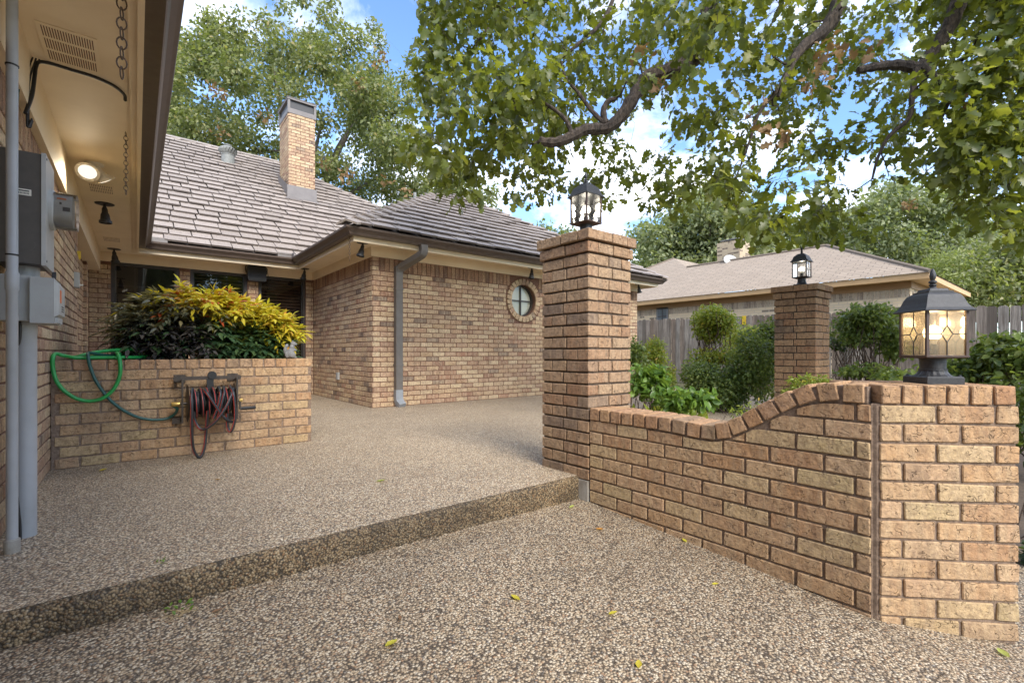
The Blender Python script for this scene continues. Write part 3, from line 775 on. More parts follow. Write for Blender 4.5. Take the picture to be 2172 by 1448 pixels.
# downspout on the wing front: outlet, swan neck, leg, shoe
dsx = 3.045
ds = MB(); pp = [(dsx + .20, GY - .07, 2.36), (dsx + .20, GY - .07, 2.26), (dsx + .16, GY - .02, 2.20), (dsx + .06, YG - .16, 2.10), (dsx, YG - .065, 2.03), (dsx, YG - .055, 1.95), (dsx, YG - .055, 0.22)]
def rect_sweep(mb_, pts, wx, wy):
    pts = smooth_path(pts, 5); o = len(mb_.v)
    for i, p in enumerate(pts):
        t = (pts[min(i + 1, len(pts) - 1)] - pts[max(i - 1, 0)]).normalized(); xa = Vector((1, 0, 0)); xa = (xa - t * xa.dot(t)).normalized(); ya = t.cross(xa)
        for sx, sy in ((-1, -1), (-.6, -1.06), (.6, -1.06), (1, -1), (1, 1), (-1, 1)): mb_.v.append(tuple(p + xa * sx * wx / 2 + ya * sy * wy / 2))
    for i in range(len(pts) - 1):
        for k in range(6): mb_.f.append((o + i * 6 + k, o + i * 6 + (k + 1) % 6, o + (i + 1) * 6 + (k + 1) % 6, o + (i + 1) * 6 + k))
    mb_.f.append(tuple(o + k for k in range(6))); mb_.f.append(tuple(o + (len(pts) - 1) * 6 + k for k in range(6)))
rect_sweep(ds, pp, .105, .08); dso = put('downspout', ds, 'spout', house)
ds = MB(); rect_sweep(ds, [(dsx, YG - .055, .25), (dsx, YG - .055, .12), (dsx + .01, YG - .075, .06), (dsx + .02, YG - .14, .012)], .112, .086); put('shoe', ds, 'spout_foot', dso)
for z in (1.75, .62):
    st = MB(); st.box(dsx - .06, dsx + .06, YG - .102, YG - .002, z - .012, z + .012); put('strap', st, 'spout', dso)
# ---- roofs
RT = []     # tile records: front centre, width, frame (E, S, N), parent
EXPO = 0.272
def roof_rows(O, E, S, rows_, lim, par, wj=(.27, .37), zlift=.03):
    """O eave origin, E along eave, S up-slope; lim(v)->(u0,u1)"""
    E = Vector(E).normalized(); S = Vector(S).normalized(); N = E.cross(S).normalized()
    if N.z < 0: N = -N
    for r in range(rows_):
        v = r * EXPO; u0, u1 = lim(v + .1)
        if u1 - u0 < .08: continue
        u = u0 - random.uniform(0, .25); first = True
        while u < u1:
            w_ = random.uniform(*wj); a, b__ = max(u, u0), min(u + w_, u1); u += w_
            if b__ - a < .05: continue
            tl = math.radians(5.0) + random.uniform(-.004, .004)
            S2 = (S * math.cos(tl) - N * math.sin(tl)); N2 = E.cross(S2)
            if N2.z < 0: N2 = -N2
            f_ = Vector(O) + E * (a + b__) / 2 + S * (v + random.uniform(-.006, .006)) + N * (zlift + random.uniform(-.003, .011))
            RT.append((f_, b__ - a - .016, E, S2, N2, par))
def plane(pts): m_ = MB(); m_.add(pts, [tuple(range(len(pts)))]); return m_
# main roof, facing the courtyard
PM = 0.6615; RYE, RYT = 8.76, 14.30; RZE = 2.452; RZT = RZE + (RYT - RYE) * PM; RHX = 3.10
Sm = Vector((0, 1, PM)).normalized(); Lm = (RYT - RYE) * math.sqrt(1 + PM * PM)
hipx = RHX + (RYT - RYE)
deck = put('roof', plane([(.14, RYE, RZE - .012), (hipx, RYE, RZE - .012), (RHX, RYT, RZT - .012), (.14 - (RYT - RYE), RYT, RZT - .012)]), 'roof_deck', house)
def lim_main(v):
    y = v / math.sqrt(1 + PM * PM); return (0.02 - y if y < .0 else max(-1.2, .14 - y)), RHX + (RYT - RYE) - y + .04
roof_rows((0, RYE, RZE), (1, 0, 0), Sm, int(Lm / EXPO) + 1, lim_main, deck)
back = put('roof_back', plane([(hipx, RYE, RZE - .012), (hipx, RYT + 6, RZE - .012), (RHX, RYT, RZT - .012)]), 'roof_deck', house)
back = put('roof_back', plane([(-6, RYT, RZT - .02), (RHX, RYT, RZT - .02), (hipx, RYT + 6, RZE), (-6, RYT + 6, RZE)]), 'roof_deck', house)
lw = put('roof_back', plane([(.14, -1.7, RZE), (.14, RYE, RZE), (.14 - 5.5, RYE + 5.5, RZT), (-5.4, -1.7, RZT)]), 'roof_deck', house)  # unseen slope over the left eave, added to block sky light
# wing roof
PG = 0.60; GXE, GYE, GX2 = 2.12, 6.02, 9.32; GZ = 2.452; GA = (GX2 - GXE) / 2; GZT = GZ + GA * PG
apex = Vector((GXE + GA, GYE + GA, GZT)); Sg = Vector((0, 1, PG)).normalized(); Lg = GA * math.sqrt(1 + PG * PG)
deck2 = put('roof', plane([(GXE, GYE, GZ - .012), (GX2, GYE, GZ - .012), tuple(apex - Vector((0, 0, .012)))]), 'roof_deck', house)
def lim_wing(v):
    y = min(v / math.sqrt(1 + PG * PG), GA); return y - .03, (GX2 - GXE) - y + .03
roof_rows((GXE, GYE, GZ), (1, 0, 0), Sg, int(Lg / EXPO) + 1, lim_wing, deck2)
put('roof_back', plane([(GXE, GYE, GZ - .014), tuple(apex - Vector((0, 0, .014))), (apex.x, RYT, GZT - .014), (GXE, RYT, GZ - .014)]), 'roof_tile', house)
put('roof_back', plane([(GX2, GYE, GZ - .014), tuple(apex - Vector((0, 0, .014))), (apex.x, RYT, GZT - .014), (GX2, RYT, GZ - .014)]), 'roof_tile', house)
# tile placement: the 300 that show largest are parts, the rest one joined part
def tile_box(wd, ln=.325, th=.026):
    vs = [(-wd / 2, 0, 0), (wd / 2, 0, 0), (wd / 2, ln, 0), (-wd / 2, ln, 0), (-wd / 2, .004, th), (wd / 2, .004, th), (wd / 2, ln, th * .6), (-wd / 2, ln, th * .6)]
    return vs, BOXF
def tile_area(t):
    p = t[0] + t[3] * .15; v = view(p)
    if v is None or not (300 < v[0] < 1420 and -20 < v[1] < 640): return 0
    q = [view(t[0] + t[2] * (sx * t[1] / 2) + t[3] * s) for sx, s in ((-1, 0), (1, 0), (1, EXPO), (-1, EXPO))]
    return abs(sum(q[i][0] * q[(i + 1) % 4][1] - q[(i + 1) % 4][0] * q[i][1] for i in range(4))) / 2
RT.sort(key=tile_area, reverse=True)
_tm = {}
def tile_mesh(wd):
    k = round(wd * 50)
    if k not in _tm:
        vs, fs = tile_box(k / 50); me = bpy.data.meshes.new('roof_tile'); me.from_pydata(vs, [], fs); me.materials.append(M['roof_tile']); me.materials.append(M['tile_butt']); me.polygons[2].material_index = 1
        uvl = me.uv_layers.new(name='UVMap')
        for lp in me.loops: p = me.vertices[lp.vertex_index].co; uvl.data[lp.index].uv = (p.x, p.y)
        _tm[k] = me
    return _tm[k]
def frame4(t):
    R = Matrix((t[2], t[3], t[4])).transposed(); return R
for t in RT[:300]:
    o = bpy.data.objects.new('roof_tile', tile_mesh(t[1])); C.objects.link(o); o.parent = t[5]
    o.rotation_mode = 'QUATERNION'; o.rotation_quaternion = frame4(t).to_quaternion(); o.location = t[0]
vs_, fs_, uv_ = [], [], []
for t in RT[300:]:
    a, b_ = tile_box(t[1]); R = frame4(t); n0 = len(vs_)
    vs_ += [tuple(t[0] + R @ Vector(p)) for p in a]; fs_ += [tuple(i + n0 for i in f) for f in b_]; uv_ += [(p[0], p[1]) for p in a]
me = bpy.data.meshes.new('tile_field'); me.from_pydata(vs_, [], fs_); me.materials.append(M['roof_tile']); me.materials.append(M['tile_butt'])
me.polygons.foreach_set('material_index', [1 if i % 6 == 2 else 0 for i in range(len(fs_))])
uvl = me.uv_layers.new(name='UVMap'); uvl.data.foreach_set('uv', [c for lp in me.loops for c in uv_[lp.vertex_index]])
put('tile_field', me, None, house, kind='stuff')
# hip and ridge caps: stepped two-sided caps
def caps(a, b_, n1, n2, par, step=.30, wd=.15):
    a, b_ = Vector(a), Vector(b_); d = (b_ - a); L = d.length; d.normalize(); n = int(L / step)
    up_ = (Vector(n1) + Vector(n2)).normalized()
    for i in range(n):
        p = a + d * (i * step); lift = up_ * .075; mb_ = MB()
        tip = p + lift; s1 = Vector(n1).cross(d).normalized(); s2 = Vector(n2).cross(d).normalized()
        if s1.z > 0: s1 = -s1
        if s2.z > 0: s2 = -s2
        e = d * (step + .06) - up_ * .045
        for s_ in (s1, s2):
            q = [tip, tip + s_ * wd, tip + s_ * wd - up_ * .028, tip - up_ * .028]
            mb_.prism(q, e)
        me_ = mb_.mesh('hip_tile'); uvl_ = me_.uv_layers.new(name='UVMap'); me_.materials.append(M['roof_tile'])
        put('hip_tile', me_, None, par)
Ng = Vector((0, -PG, 1)).normalized()
caps((GXE - .01, GYE - .01, GZ), apex, Ng, (-PG, 0, 1), deck2)
caps((GX2 + .01, GYE - .01, GZ), apex, Ng, (PG, 0, 1), deck2)
Nm = Vector((0, -PM, 1)).normalized()
caps((hipx, RYE, RZE), (RHX, RYT, RZT), Nm, (PM, 0, 1), deck)
caps((RHX, RYT, RZT), (-1.5, RYT, RZT), Nm, (0, PM, 1), deck, .32)
# chimney
CHX0, CHX1, CHY0, CHY1, CZ0, CZT = 2.75, 3.34, 11.66, 12.52, 3.8, 6.36
ch = MB(); ch.box(CHX0 + g, CHX1 - g, CHY0 + g, CHY1 - g, CZ0, CZT); chim = put('chimney', ch, 'mortar_house', house)
cr = int((CZT - 4.2) / CHH)
for r in range(cr):
    z0 = CZT - (r + 1) * CHH; ex = .012 if r < 1 else 0
    for (o_, d_, n_, L) in (((CHX0, CHY0), (1, 0), (0, -1), CHX1 - CHX0), ((CHX0, CHY1), (0, -1), (-1, 0), CHY1 - CHY0), ((CHX1, CHY0), (0, 1), (1, 0), CHY1 - CHY0)):
        oo = Vector(o_) + Vector(n_) * ex
        HB += wall_courses(oo, d_, n_, L, z0, 1, CHH, .2, 'brick_house', chim, phase=.1 * (r % 2) + .04)
cp = MB(); z0 = CZT; e = .02
for (x, y) in ((CHX0 - e, CHY0 - e), (CHX1 + e - .05, CHY0 - e), (CHX0 - e, CHY1 + e - .05), (CHX1 + e - .05, CHY1 + e - .05)): cp.box(x, x + .05, y, y + .05, z0 + .11, z0 + .31)
cp.box(CHX0 - e, CHX1 + e, CHY0 - e, CHY1 + e, z0, z0 + .11); cp.box(CHX0 - e - .012, CHX1 + e + .012, CHY0 - e - .012, CHY1 + e + .012, z0 + .31, z0 + .35)
put('chimney_cap', cp, 'flashing', chim)
dk = MB(); dk.box(CHX0 + .02, CHX1 - .02, CHY0 + .02, CHY1 - .02, z0 + .111, z0 + .309); put('spark_screen', dk, 'black', chim)
top = MB(); top.box(CHX0 - e - .02, CHX1 + e + .02, CHY0 - e - .02, CHY1 + e + .02, z0 + .351, z0 + .362); put('cap_lid', top, 'flashing', chim)
def rz(y): return RZE + (y - RYE) * PM
fl = MB(); yb = CHY0 - .03
fl.add([(CHX0 - .035, yb, rz(yb) + .02), (CHX1 + .035, yb, rz(yb) + .02), (CHX1 + .03, CHY0 - .012, rz(CHY0) + .32), (CHX0 - .03, CHY0 - .012, rz(CHY0) + .32)], [(0, 1, 2, 3)])
fl.add([(CHX0 - .035, yb, rz(yb) + .02), (CHX0 - .03, CHY0 - .012, rz(CHY0) + .32), (CHX0 - .03, CHY1, rz(CHY1) + .22), (CHX0 - .035, CHY1, rz(CHY1))], [(0, 1, 2, 3)])
fl.add([(CHX1 + .035, yb, rz(yb) + .02), (CHX1 + .03, CHY0 - .012, rz(CHY0) + .32), (CHX1 + .03, CHY1, rz(CHY1) + .22), (CHX1 + .035, CHY1, rz(CHY1))], [(0, 1, 2, 3)])
fl.quad((CHX0 - .12, yb - .14, rz(yb - .14) + .065), (CHX1 + .12, yb - .14, rz(yb - .14) + .065), (CHX1 + .035, yb, rz(yb) + .06), (CHX0 - .035, yb, rz(yb) + .06))
put('flashing', fl, 'flashing', chim)
# turbine vent near the ridge, vent pipe behind the wing
tv = Vector((1.75, 13.25, rz(13.25)))
tm = MB(); tm.lathe(tv + Vector((0, 0, .0)), [(.145, -.05), (.14, .19), (.15, .195), (.15, .21), (.13, .22)], 24); tvo = put('turbine_vent', tm, 'turbine', house, True)
for k in range(18):
    fm = MB(); a0 = 2 * math.pi * k / 18
    pts = []
    for j in range(7):
        t = j / 6; a = a0 + t * .55; r_ = .13 + .075 * math.sin(math.pi * min(1, .12 + t * .88)) - .09 * max(0, t - .6) / .4
        pts.append(tv + Vector((r_ * math.cos(a), r_ * math.sin(a), .22 + .22 * t)))
    for j in range(6):
        o1 = Vector((-(pts[j] - tv).y, (pts[j] - tv).x, 0)).normalized() * .05; o2 = Vector((-(pts[j + 1] - tv).y, (pts[j + 1] - tv).x, 0)).normalized() * .05
        i1 = (tv + Vector((0, 0, pts[j].z - tv.z)) - pts[j]) * .12; i2 = (tv + Vector((0, 0, pts[j + 1].z - tv.z)) - pts[j + 1]) * .12
        fm.add([pts[j], pts[j + 1], pts[j + 1] + o2 + i2, pts[j] + o1 + i1], [(0, 1, 2, 3)])
    put('fin', fm, 'turbine', tvo)
cm = MB(); cm.lathe(tv, [(.09, .43), (.08, .45), (.035, .465)], 20); put('turbine_crown', cm, 'turbine', tvo, True)
vp = atZ(880, 432, 13.6); pm = MB(); pm.lathe((vp.x, vp.y, vp.z - .3), [(.045, 0), (.045, .62)], 12); put('vent_pipe', pm, 'turbine', house, True)
# now the bricks: 300 largest in view are parts
HB.sort(key=area_in_view, reverse=True)
lay_parts(HB[:300]); lay_joined(HB[300:], 'brickwork', house)
# ------------------------------------------------------------------ brick planter
CP = 0.075
PX0, PX1, PY0, PY1 = XL + 0.004, 1.244, 4.44, 6.05
planter = thing('brick_planter', 'waist high tan brick planter box carrying the hose reel', 'planter', ((PX0 + PX1) / 2, (PY0 + PY1) / 2, 0))
pm_ = MB(); pm_.box(PX0, PX1 - g, PY0 + g, PY0 + .2, -.2, .742); pm_.box(PX1 - .2, PX1 - g, PY0 + .2, PY1, -.2, .742); pm_.box(PX0, PX1 - .2, PY1 - .1, PY1 - g, -.2, .742)
pw = put('wall', pm_, 'mortar_garden', planter)
PB = []
PB += wall_courses((PX0 + .012, PY0), (1, 0), (0, -1), PX1 - PX0 - .012, 0.0, 9, CP, PI_, 'brick_garden', pw, phase=.085)
PB += wall_courses((PX1, PY0 + .10), (0, 1), (1, 0), PY1 - PY0 - .10, 0.0, 9, CP, PI_, 'brick_garden', pw)
L = PX1 - PX0 - .22; n_ = 16
for k in range(n_):
    x = PX0 + .012 + L * (k + .5) / n_
    PB.append((Vector((x, PY0 + .100, .675 + CP / 2)), (L / n_ - JT, .204, CP - .006), RZ(0), 'brick_cap', pw))
PB.append((Vector((PX1 - .105, PY0 + .048, .675 + CP / 2)), (.208, .094, CP - .006), RZ(0), 'brick_garden', pw))
for k in range(7):
    PB.append((Vector((PX1 - .102, PY0 + .11 + .21 * (k + .5), .675 + CP / 2)), (.204, .2, CP - .006), RZ(0), 'brick_cap', pw))
lay_parts(PB)
sl = MB(); sl.box(PX0 + .01, PX1 - .21, PY0 + .21, PY1 - .11, .0, .66); put('soil', sl, 'soil', planter)

# ------------------------------------------------------------------ gate pillars
def pillar(label, x0, y0, w_, zb, zt, brick, foot=None, rows=21):
    t = thing('gate_pillar', label, 'pillar', (x0 + w_ / 2, y0 + w_ / 2, zb))
    cm_ = MB(); gg = .011; cm_.box(x0 + gg, x0 + w_ - gg, y0 + gg, y0 + w_ - gg, zb, zt - .012); core = put('mortar_core', cm_, 'mortar_dark', t)
    ch_ = (zt - zb) / rows; bd = .095; R_ = []
    for r in range(rows):
        e = .028 if r == rows - 1 else (.013 if r == rows - 2 else 0.0)
        z = zb + ch_ * (r + .5); X0, Y0, W = x0 - e, y0 - e, w_ + 2 * e
        # pin-wheel bond: each side starts with one corner's header and runs to the next corner
        for k in range(4):
            c0 = [(X0, Y0), (X0 + W, Y0), (X0 + W, Y0 + W), (X0, Y0 + W)][k]
            d = [(1, 0), (0, 1), (-1, 0), (0, -1)][k]; n = [(0, -1), (1, 0), (0, 1), (-1, 0)][k]
            d3, n3 = Vector(d).to_3d(), Vector(n).to_3d()
            run = W - bd
            parts_ = [(0.0, run * .60), (run * .60, run * .40)] if r % 2 == 0 else [(0.0, run * .42), (run * .42, run * .58)]
            if r % 2: off = bd
            else: off = 0.0
            for a, ln in parts_:
                s = a + off
                e0 = 0.0 if s < .001 else JT / 2; e1 = 0.0 if s + ln > W - .001 else JT / 2
                c = Vector((c0[0], c0[1], z)) + d3 * (s + ln / 2 + (e0 - e1) / 2) - n3 * (bd / 2 + random.uniform(-.001, .0015))
                R_.append((c, (ln - e0 - e1, bd - .002, ch_ - JT), RZ(math.atan2(d[1], d[0])), brick, core))
    # top fill bricks so the cap reads solid from above
    e = .028; R_.append((Vector((x0 + w_ / 2, y0 + w_ / 2, zt - .025)), (w_ - 2 * bd + 2 * e - .01, w_ - 2 * bd + 2 * e - .01, .04), RZ(0), 'brick_cap', core))
    lay_parts(R_)
    if foot: foot(t)
    return t
PLX, PLY, PLW = 2.246, 2.012, 0.436
def foot1(t):
    f = MB(); f.box(PLX - .004, PLX + PLW, PLY + .004, PLY + PLW, -.42, -.02); put('footing', f, 'concrete', t)
pillar1 = pillar('tall brick gate pillar joined to the curved low wall, with corbelled top', PLX, PLY, PLW, -.02, 1.597, 'brick_pillar', foot1)
P2X, P2Y = 5.908, 1.93
def foot2(t):
    f = MB(); f.box(P2X - .02, P2X + PLW + .02, P2Y - .02, P2Y + PLW + .02, -.6, -.06); put('footing', f, 'concrete', t)
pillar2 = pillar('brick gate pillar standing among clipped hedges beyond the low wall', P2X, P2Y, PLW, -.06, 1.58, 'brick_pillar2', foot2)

# ------------------------------------------------------------------ curved low wall with its angled end pier
WX, WT = PLX + .004, .215
WY0, WY1 = PLY - .002, .527         # from the pillar to the angle
ZC0, ZC1 = .375, .600               # underside of the cap, low and high
def smooth(t): t = max(0, min(1, t)); return t * t * (3 - 2 * t)
def capz(y):     # underside of the capping along the wall
    dip = -.012 * math.exp(-((y - 1.25) / .14) ** 2)
    return ZC0 + (ZC1 - ZC0) * smooth((1.20 - y) / (1.20 - .68)) + dip
lw_ = thing('garden_wall', 'low tan brick wall with swooping header cap and angled end pier', 'wall', (2.4, 1.2, -.2))
D45 = Vector((1, -1, 0)).normalized(); N45 = Vector((-1, -1, 0)).normalized()
P0 = Vector((WX, WY1, 0)); PL45, PT45 = .505, .36
mc = MB()
ys = np.linspace(WY0, WY1, 40)
gw = .0085
poly = [(WX + gw, y, capz(y) - .004 if capz(y) > 0 else 0) for y in ys]
poly = [(WX + gw, WY0, -.5)] + poly + [(WX + gw, WY1, -.5)]
mc.prism(poly, (WT - 2 * gw, 0, 0))
ysc = np.linspace(WY0, WY1 + .03, 40)
mc.prism([(WX + .006, y, capz(y) - .003) for y in ysc] + [(WX + .006, y, capz(y) + CP - .010) for y in ysc[::-1]], (WT - .014, 0, 0))
core = put('mortar_core', mc, 'mortar_garden', lw_)
WB = []; rows_n = 9
zrow0 = ZC0 - rows_n * CP                    # -0.30
def prism_brick(y0, y1, z0, z1, mat, par):
    """brick whose top is trimmed to the sweep of the cap"""
    n = 8; top_ = []
    for k in range(n + 1):
        y = y0 + (y1 - y0) * k / n; top_.append((y, min(z1, capz(y) - JT)))
    top_ = [(y, z) for y, z in top_ if z > z0 + .006]
    if len(top_) < 2 or abs(top_[0][0] - top_[-1][0]) < .03: return
    poly = [(top_[0][0], z0)] + top_ + [(top_[-1][0], z0)]
    for xf, dep in ((WX, .10), (WX + WT - .1, .10)):
        b_ = MB(); b_.prism([(xf + .0, y, z) for y, z in poly], (dep, 0, 0)); o = put('brick', b_, mat, par)
for r in range(rows_n + 4):
    za = zrow0 + r * CP
    for a, ln in course_segments(WY0 - WY1 - .014, PI_, (r % 2) * PI_ * .5):
        ya, yb_ = WY0 - a - JT / 2, WY0 - a - ln + JT / 2
        if za + CP <= min(capz(ya), capz(yb_)) + .004:
            for xf in (WX + .05, WX + WT - .05):
                WB.append((Vector((xf + random.uniform(-.0015, .0015), (ya + yb_) / 2, za + CP / 2)), (ya - yb_, .10, CP - JT), RZ(math.pi / 2), 'brick_garden', core))
        else: prism_brick(ya, yb_, za + JT / 2, za + CP - JT / 2, 'brick_garden', core)
# capping headers follow the sweep
s, y = 0.0, WY0 - .004
while y > WY1 + .045:
    dy_ = .001; sl_ = (capz(y - .045) - capz(y + .045)) / .09      # rise per metre towards the camera
    an = math.atan(sl_); stp = .0835 * math.cos(an); ym = y - stp / 2
    Rm = Matrix.Rotation(-an, 3, 'X')
    up3 = Rm @ Vector((0, 0, 1))
    c = Vector((WX + WT / 2 - .004, ym, capz(ym))) + up3 * (CP / 2)
    WB.append((c, (WT + .006, .0835 - .012, CP - .002), Rm, 'brick_cap', core)); y -= stp
# the angled pier
R45 = RZ(math.atan2(D45.y, D45.x))
pc = MB(); cpt = P0 + D45 * (PL45 / 2 + .006) - N45 * (PT45 / 2)
pc.obox(cpt + Vector((0, 0, .11)), (PL45 - .028, PT45 - .017, 1.11), R45); core2 = put('mortar_core', pc, 'mortar_garden', lw_)
for r in range(12):
    za = ZC1 - (r + 1) * CP; zc = za + CP / 2
    segs = [(.02, .206), (.226, .206), (.432, .087)] if r % 2 == 0 else [(.02, .085), (.105, .207), (.312, .207)]
    for a, ln in segs:
        WB.append((P0 + D45 * (a + ln / 2 - .008) - N45 * (.05 + random.uniform(-.0015, .002)) + Vector((0, 0, zc)), (ln - JT, .10, CP - JT), R45, 'brick_garden', core2))
        WB.append((P0 + D45 * (a + ln / 2 - .008) - N45 * (PT45 - .05) + Vector((0, 0, zc)), (ln - JT, .10, CP - JT), R45, 'brick_garden', core2))
    WB.append((P0 + D45 * (PL45 - .05) - N45 * (PT45 / 2) + Vector((0, 0, zc)), (PT45 - .21, .098, CP - JT), RZ(math.atan2(D45.y, D45.x) + math.pi / 2), 'brick_garden', core2))
for k in range(6):
    a = .012 + .0805 * (k + .5)
    for dd, dl in ((.102, .204), (.285, .155)):
        WB.append((P0 + D45 * a - N45 * (dd - .003) + Vector((0, 0, ZC1 + CP / 2 + random.uniform(-.001, .001))), (.0805 - .010, dl, CP - .004), R45, 'brick_cap', core2))
jb = P0 + D45 * .024 - N45 * .0055
js = MB(); js.prism([(WX + .0055, WY1 + .018, -.5), (jb.x, jb.y, -.5), (jb.x + .03, jb.y + .03, -.5), (WX + .05, WY1 + .018, -.5)], (0, 0, ZC1 + .5)); put('corner_joint', js, 'mortar_garden', lw_)
lay_parts(WB)

# ------------------------------------------------------------------ lanterns
LW, LG = .155, .176
def make_lantern(label, bulb, loc, rot, group, watt):
    t = thing('pier_lantern', label, 'lantern', loc, rot, group)
    def sqloft(prof, n=1):
        m_ = MB(); o = 0; vs = []; fs = []
        for hw, z in prof: vs += [(-hw, -hw, z), (hw, -hw, z), (hw, hw, z), (-hw, hw, z)]
        for i in range(len(prof) - 1):
            for k in range(4): fs.append((4 * i + k, 4 * i + (k + 1) % 4, 4 * i + 4 + (k + 1) % 4, 4 * i + 4 + k))
        fs += [(3, 2, 1, 0), tuple(range(4 * len(prof) - 4, 4 * len(prof)))]; m_.add(vs, fs); return m_
    P = lambda *a, **k: put(*a, parent=t, local=True, **k)
    b_ = sqloft([(.0685, 0), (.0685, .026), (.064, .031), (.058, .031)]); P('base_plate', b_, 'lantern')
    f = MB(); n = 32
    for i, (r, z) in enumerate(((.060, .031), (.052, .038), (.046, .048), (.043, .055))):
        pass
    vs = []; fs = []; prof = [(.062, .031), (.053, .038), (.046, .048), (.044, .056)]
    for r, z in prof:
        for k in range(n): a = 2 * math.pi * k / n; rr = r * (1 + (.025 if k % 2 else -.025)); vs.append((rr * math.cos(a), rr * math.sin(a), z))
    for i in range(3):
        for k in range(n): fs.append((i * n + k, i * n + (k + 1) % n, (i + 1) * n + (k + 1) % n, (i + 1) * n + k))
    f.add(vs, fs); P('fluted_collar', f, 'lantern')
    nk = MB(); nk.lathe((0, 0, 0), [(.047, .054), (.047, .060), (.043, .061), (.043, .098), (.046, .100), (.046, .106)], 24); P('neck', nk, 'lantern', smooth=True)
    for k in range(4):
        a = math.pi / 4 + k * math.pi / 2; s_ = MB(); s_.lathe((.082 * math.cos(a), .082 * math.sin(a), .028), [(.006, 0), (.006, .006), (.003, .009)], 8); P('screw', s_, 'lantern')
    z0 = .106; h = LW / 2
    tr = sqloft([(.045, z0 - .002), (h - .004, z0), (h + .002, z0 + .004), (h + .002, z0 + .010), (h - .006, z0 + .012)]); P('tray', tr, 'rust_edge')
    zg0, zg1 = z0 + .012, z0 + .012 + LG
    for sx in (-1, 1):
        for sy in (-1, 1):
            p_ = MB(); p_.box(sx * h - (.0 if sx > 0 else -.0) - (.010 if sx > 0 else 0), sx * h + (.0 if sx > 0 else .010), sy * h - (.010 if sy > 0 else 0), sy * h + (0 if sy > 0 else .010), zg0 - .002, zg1 + .003); P('corner_post', p_, 'rust_edge')
    for k in range(4):
        R = RZ(k * math.pi / 2)
        gl = MB(); q = h - .006; hw = h - .010
        gl.add([R @ Vector(p) for p in ((-hw, -q, zg0), (hw, -q, zg0), (hw, -q, zg1), (-hw, -q, zg1))], [(0, 1, 2, 3)]); po = P('pane', gl, 'glass_amber' if bulb == 'bulb_warm' else 'glass_lantern')
        cmz = zg0 + LG * .48; dw, dh = .021, .034; yy = -q - .0018
        lead = MB(); rr = .0021
        for a, b2 in (((0, zg0), (0, cmz - dh)), ((0, cmz + dh), (0, zg1)), ((-hw, cmz), (-dw, cmz)), ((dw, cmz), (hw, cmz)), ((0, cmz - dh), (dw, cmz)), ((dw, cmz), (0, cmz + dh)), ((0, cmz + dh), (-dw, cmz)), ((-dw, cmz), (0, cmz - dh))):
            lead.tube([R @ Vector((a[0], yy, a[1])), R @ Vector((b2[0], yy, b2[1]))], rr, 5)
        put('lead_came', lead, 'lantern', po)
    rp = [(h + .004, zg1), (.0925, zg1 + .001), (.0935, zg1 + .005), (.083, zg1 + .016), (.074, zg1 + .034), (.067, zg1 + .056), (.060, zg1 + .070), (.050, zg1 + .078), (.046, zg1 + .080), (.046, zg1 + .085), (.036, zg1 + .088), (.033, zg1 + .096), (.022, zg1 + .099)]
    P('roof', sqloft(rp), 'lantern')
    sk = MB(); sk.lathe((h + .016, 0, zg1 + .026), [(.004, -.004), (.004, .004)], 8, Matrix.Rotation(math.radians(90), 3, 'Y')); P('screw', sk, 'brass')
    zt = zg1 + .098
    fi = MB(); fi.lathe((0, 0, zt), [(.018, 0), (.014, .004), (.009, .010), (.013, .014), (.013, .018), (.008, .022), (.014, .026), (.014, .031), (.007, .037), (.010, .044), (.0115, .054), (.010, .066), (.006, .078), (.001, .086)], 16); P('finial', fi, 'lantern', smooth=True)
    so_ = MB(); so_.lathe((0, 0, zg0), [(.017, -.004), (.017, .042), (.013, .046)], 16); P('socket', so_, 'black', smooth=True)
    nb = MB(); nb.lathe((0, 0, zg0 + .046), [(.012, 0), (.015, .010), (.020, .020)], 16); P('bulb_neck', nb, 'white_metal', smooth=True)
    bu = MB(); R0 = .032; zc = zg0 + .092
    bu.lathe((0, 0, zc), [(R0 * math.sin(a), -R0 * math.cos(a)) for a in np.linspace(.65, math.pi - .02, 12)], 20); P('bulb', bu, bulb, smooth=True)
    ld = bpy.data.lights.new('lantern_glow', 'POINT'); ld.energy = watt; ld.shadow_soft_size = .03; ld.color = (1, .72, .42) if bulb == 'bulb_warm' else (1, .9, .75)
    lo = bpy.data.objects.new('lantern_glow', ld); C.objects.link(lo); lo.parent = t; lo.location = (0, 0, zc + .045)
    return t
make_lantern('black lantern with amber lit leaded panes on the angled end of the low wall', 'bulb_warm', (2.585, .415, ZC1 + CP - .002), math.radians(45), None, .4)
make_lantern('black lantern with white bulb on the tall pillar joined to the low wall', 'bulb_white', (PLX + PLW / 2, PLY + PLW / 2, 1.593), 0, None, .2)
make_lantern('black lantern with white bulb on the pillar among the clipped hedges', 'bulb_white', (P2X + PLW / 2, P2Y + PLW / 2, 1.576), 0, None, .2)

# ------------------------------------------------------------------ things on the left wall
me_ = thing('electric_meter', 'grey electric meter box with clear meter on the left brick wall', 'meter', (-.40, 2.9, 1.16))
b_ = MB(); b_.box(XL + .001, -.312, 2.79, 3.03, 1.175, 1.640); put('meter_box', b_, 'meter_dark', me_)
b_ = MB(); b_.box(-.312, -.298, 2.784, 3.036, 1.170, 1.645); put('cover', b_, 'meter_grey', me_)
RYm = Matrix.Rotation(math.radians(90), 3, 'Y')
b_ = MB(); b_.lathe((-.298, 2.91, 1.435), [(.088, 0), (.088, .014), (.082, .018)], 28, RYm); put('ring', b_, 'meter_grey', me_, True)
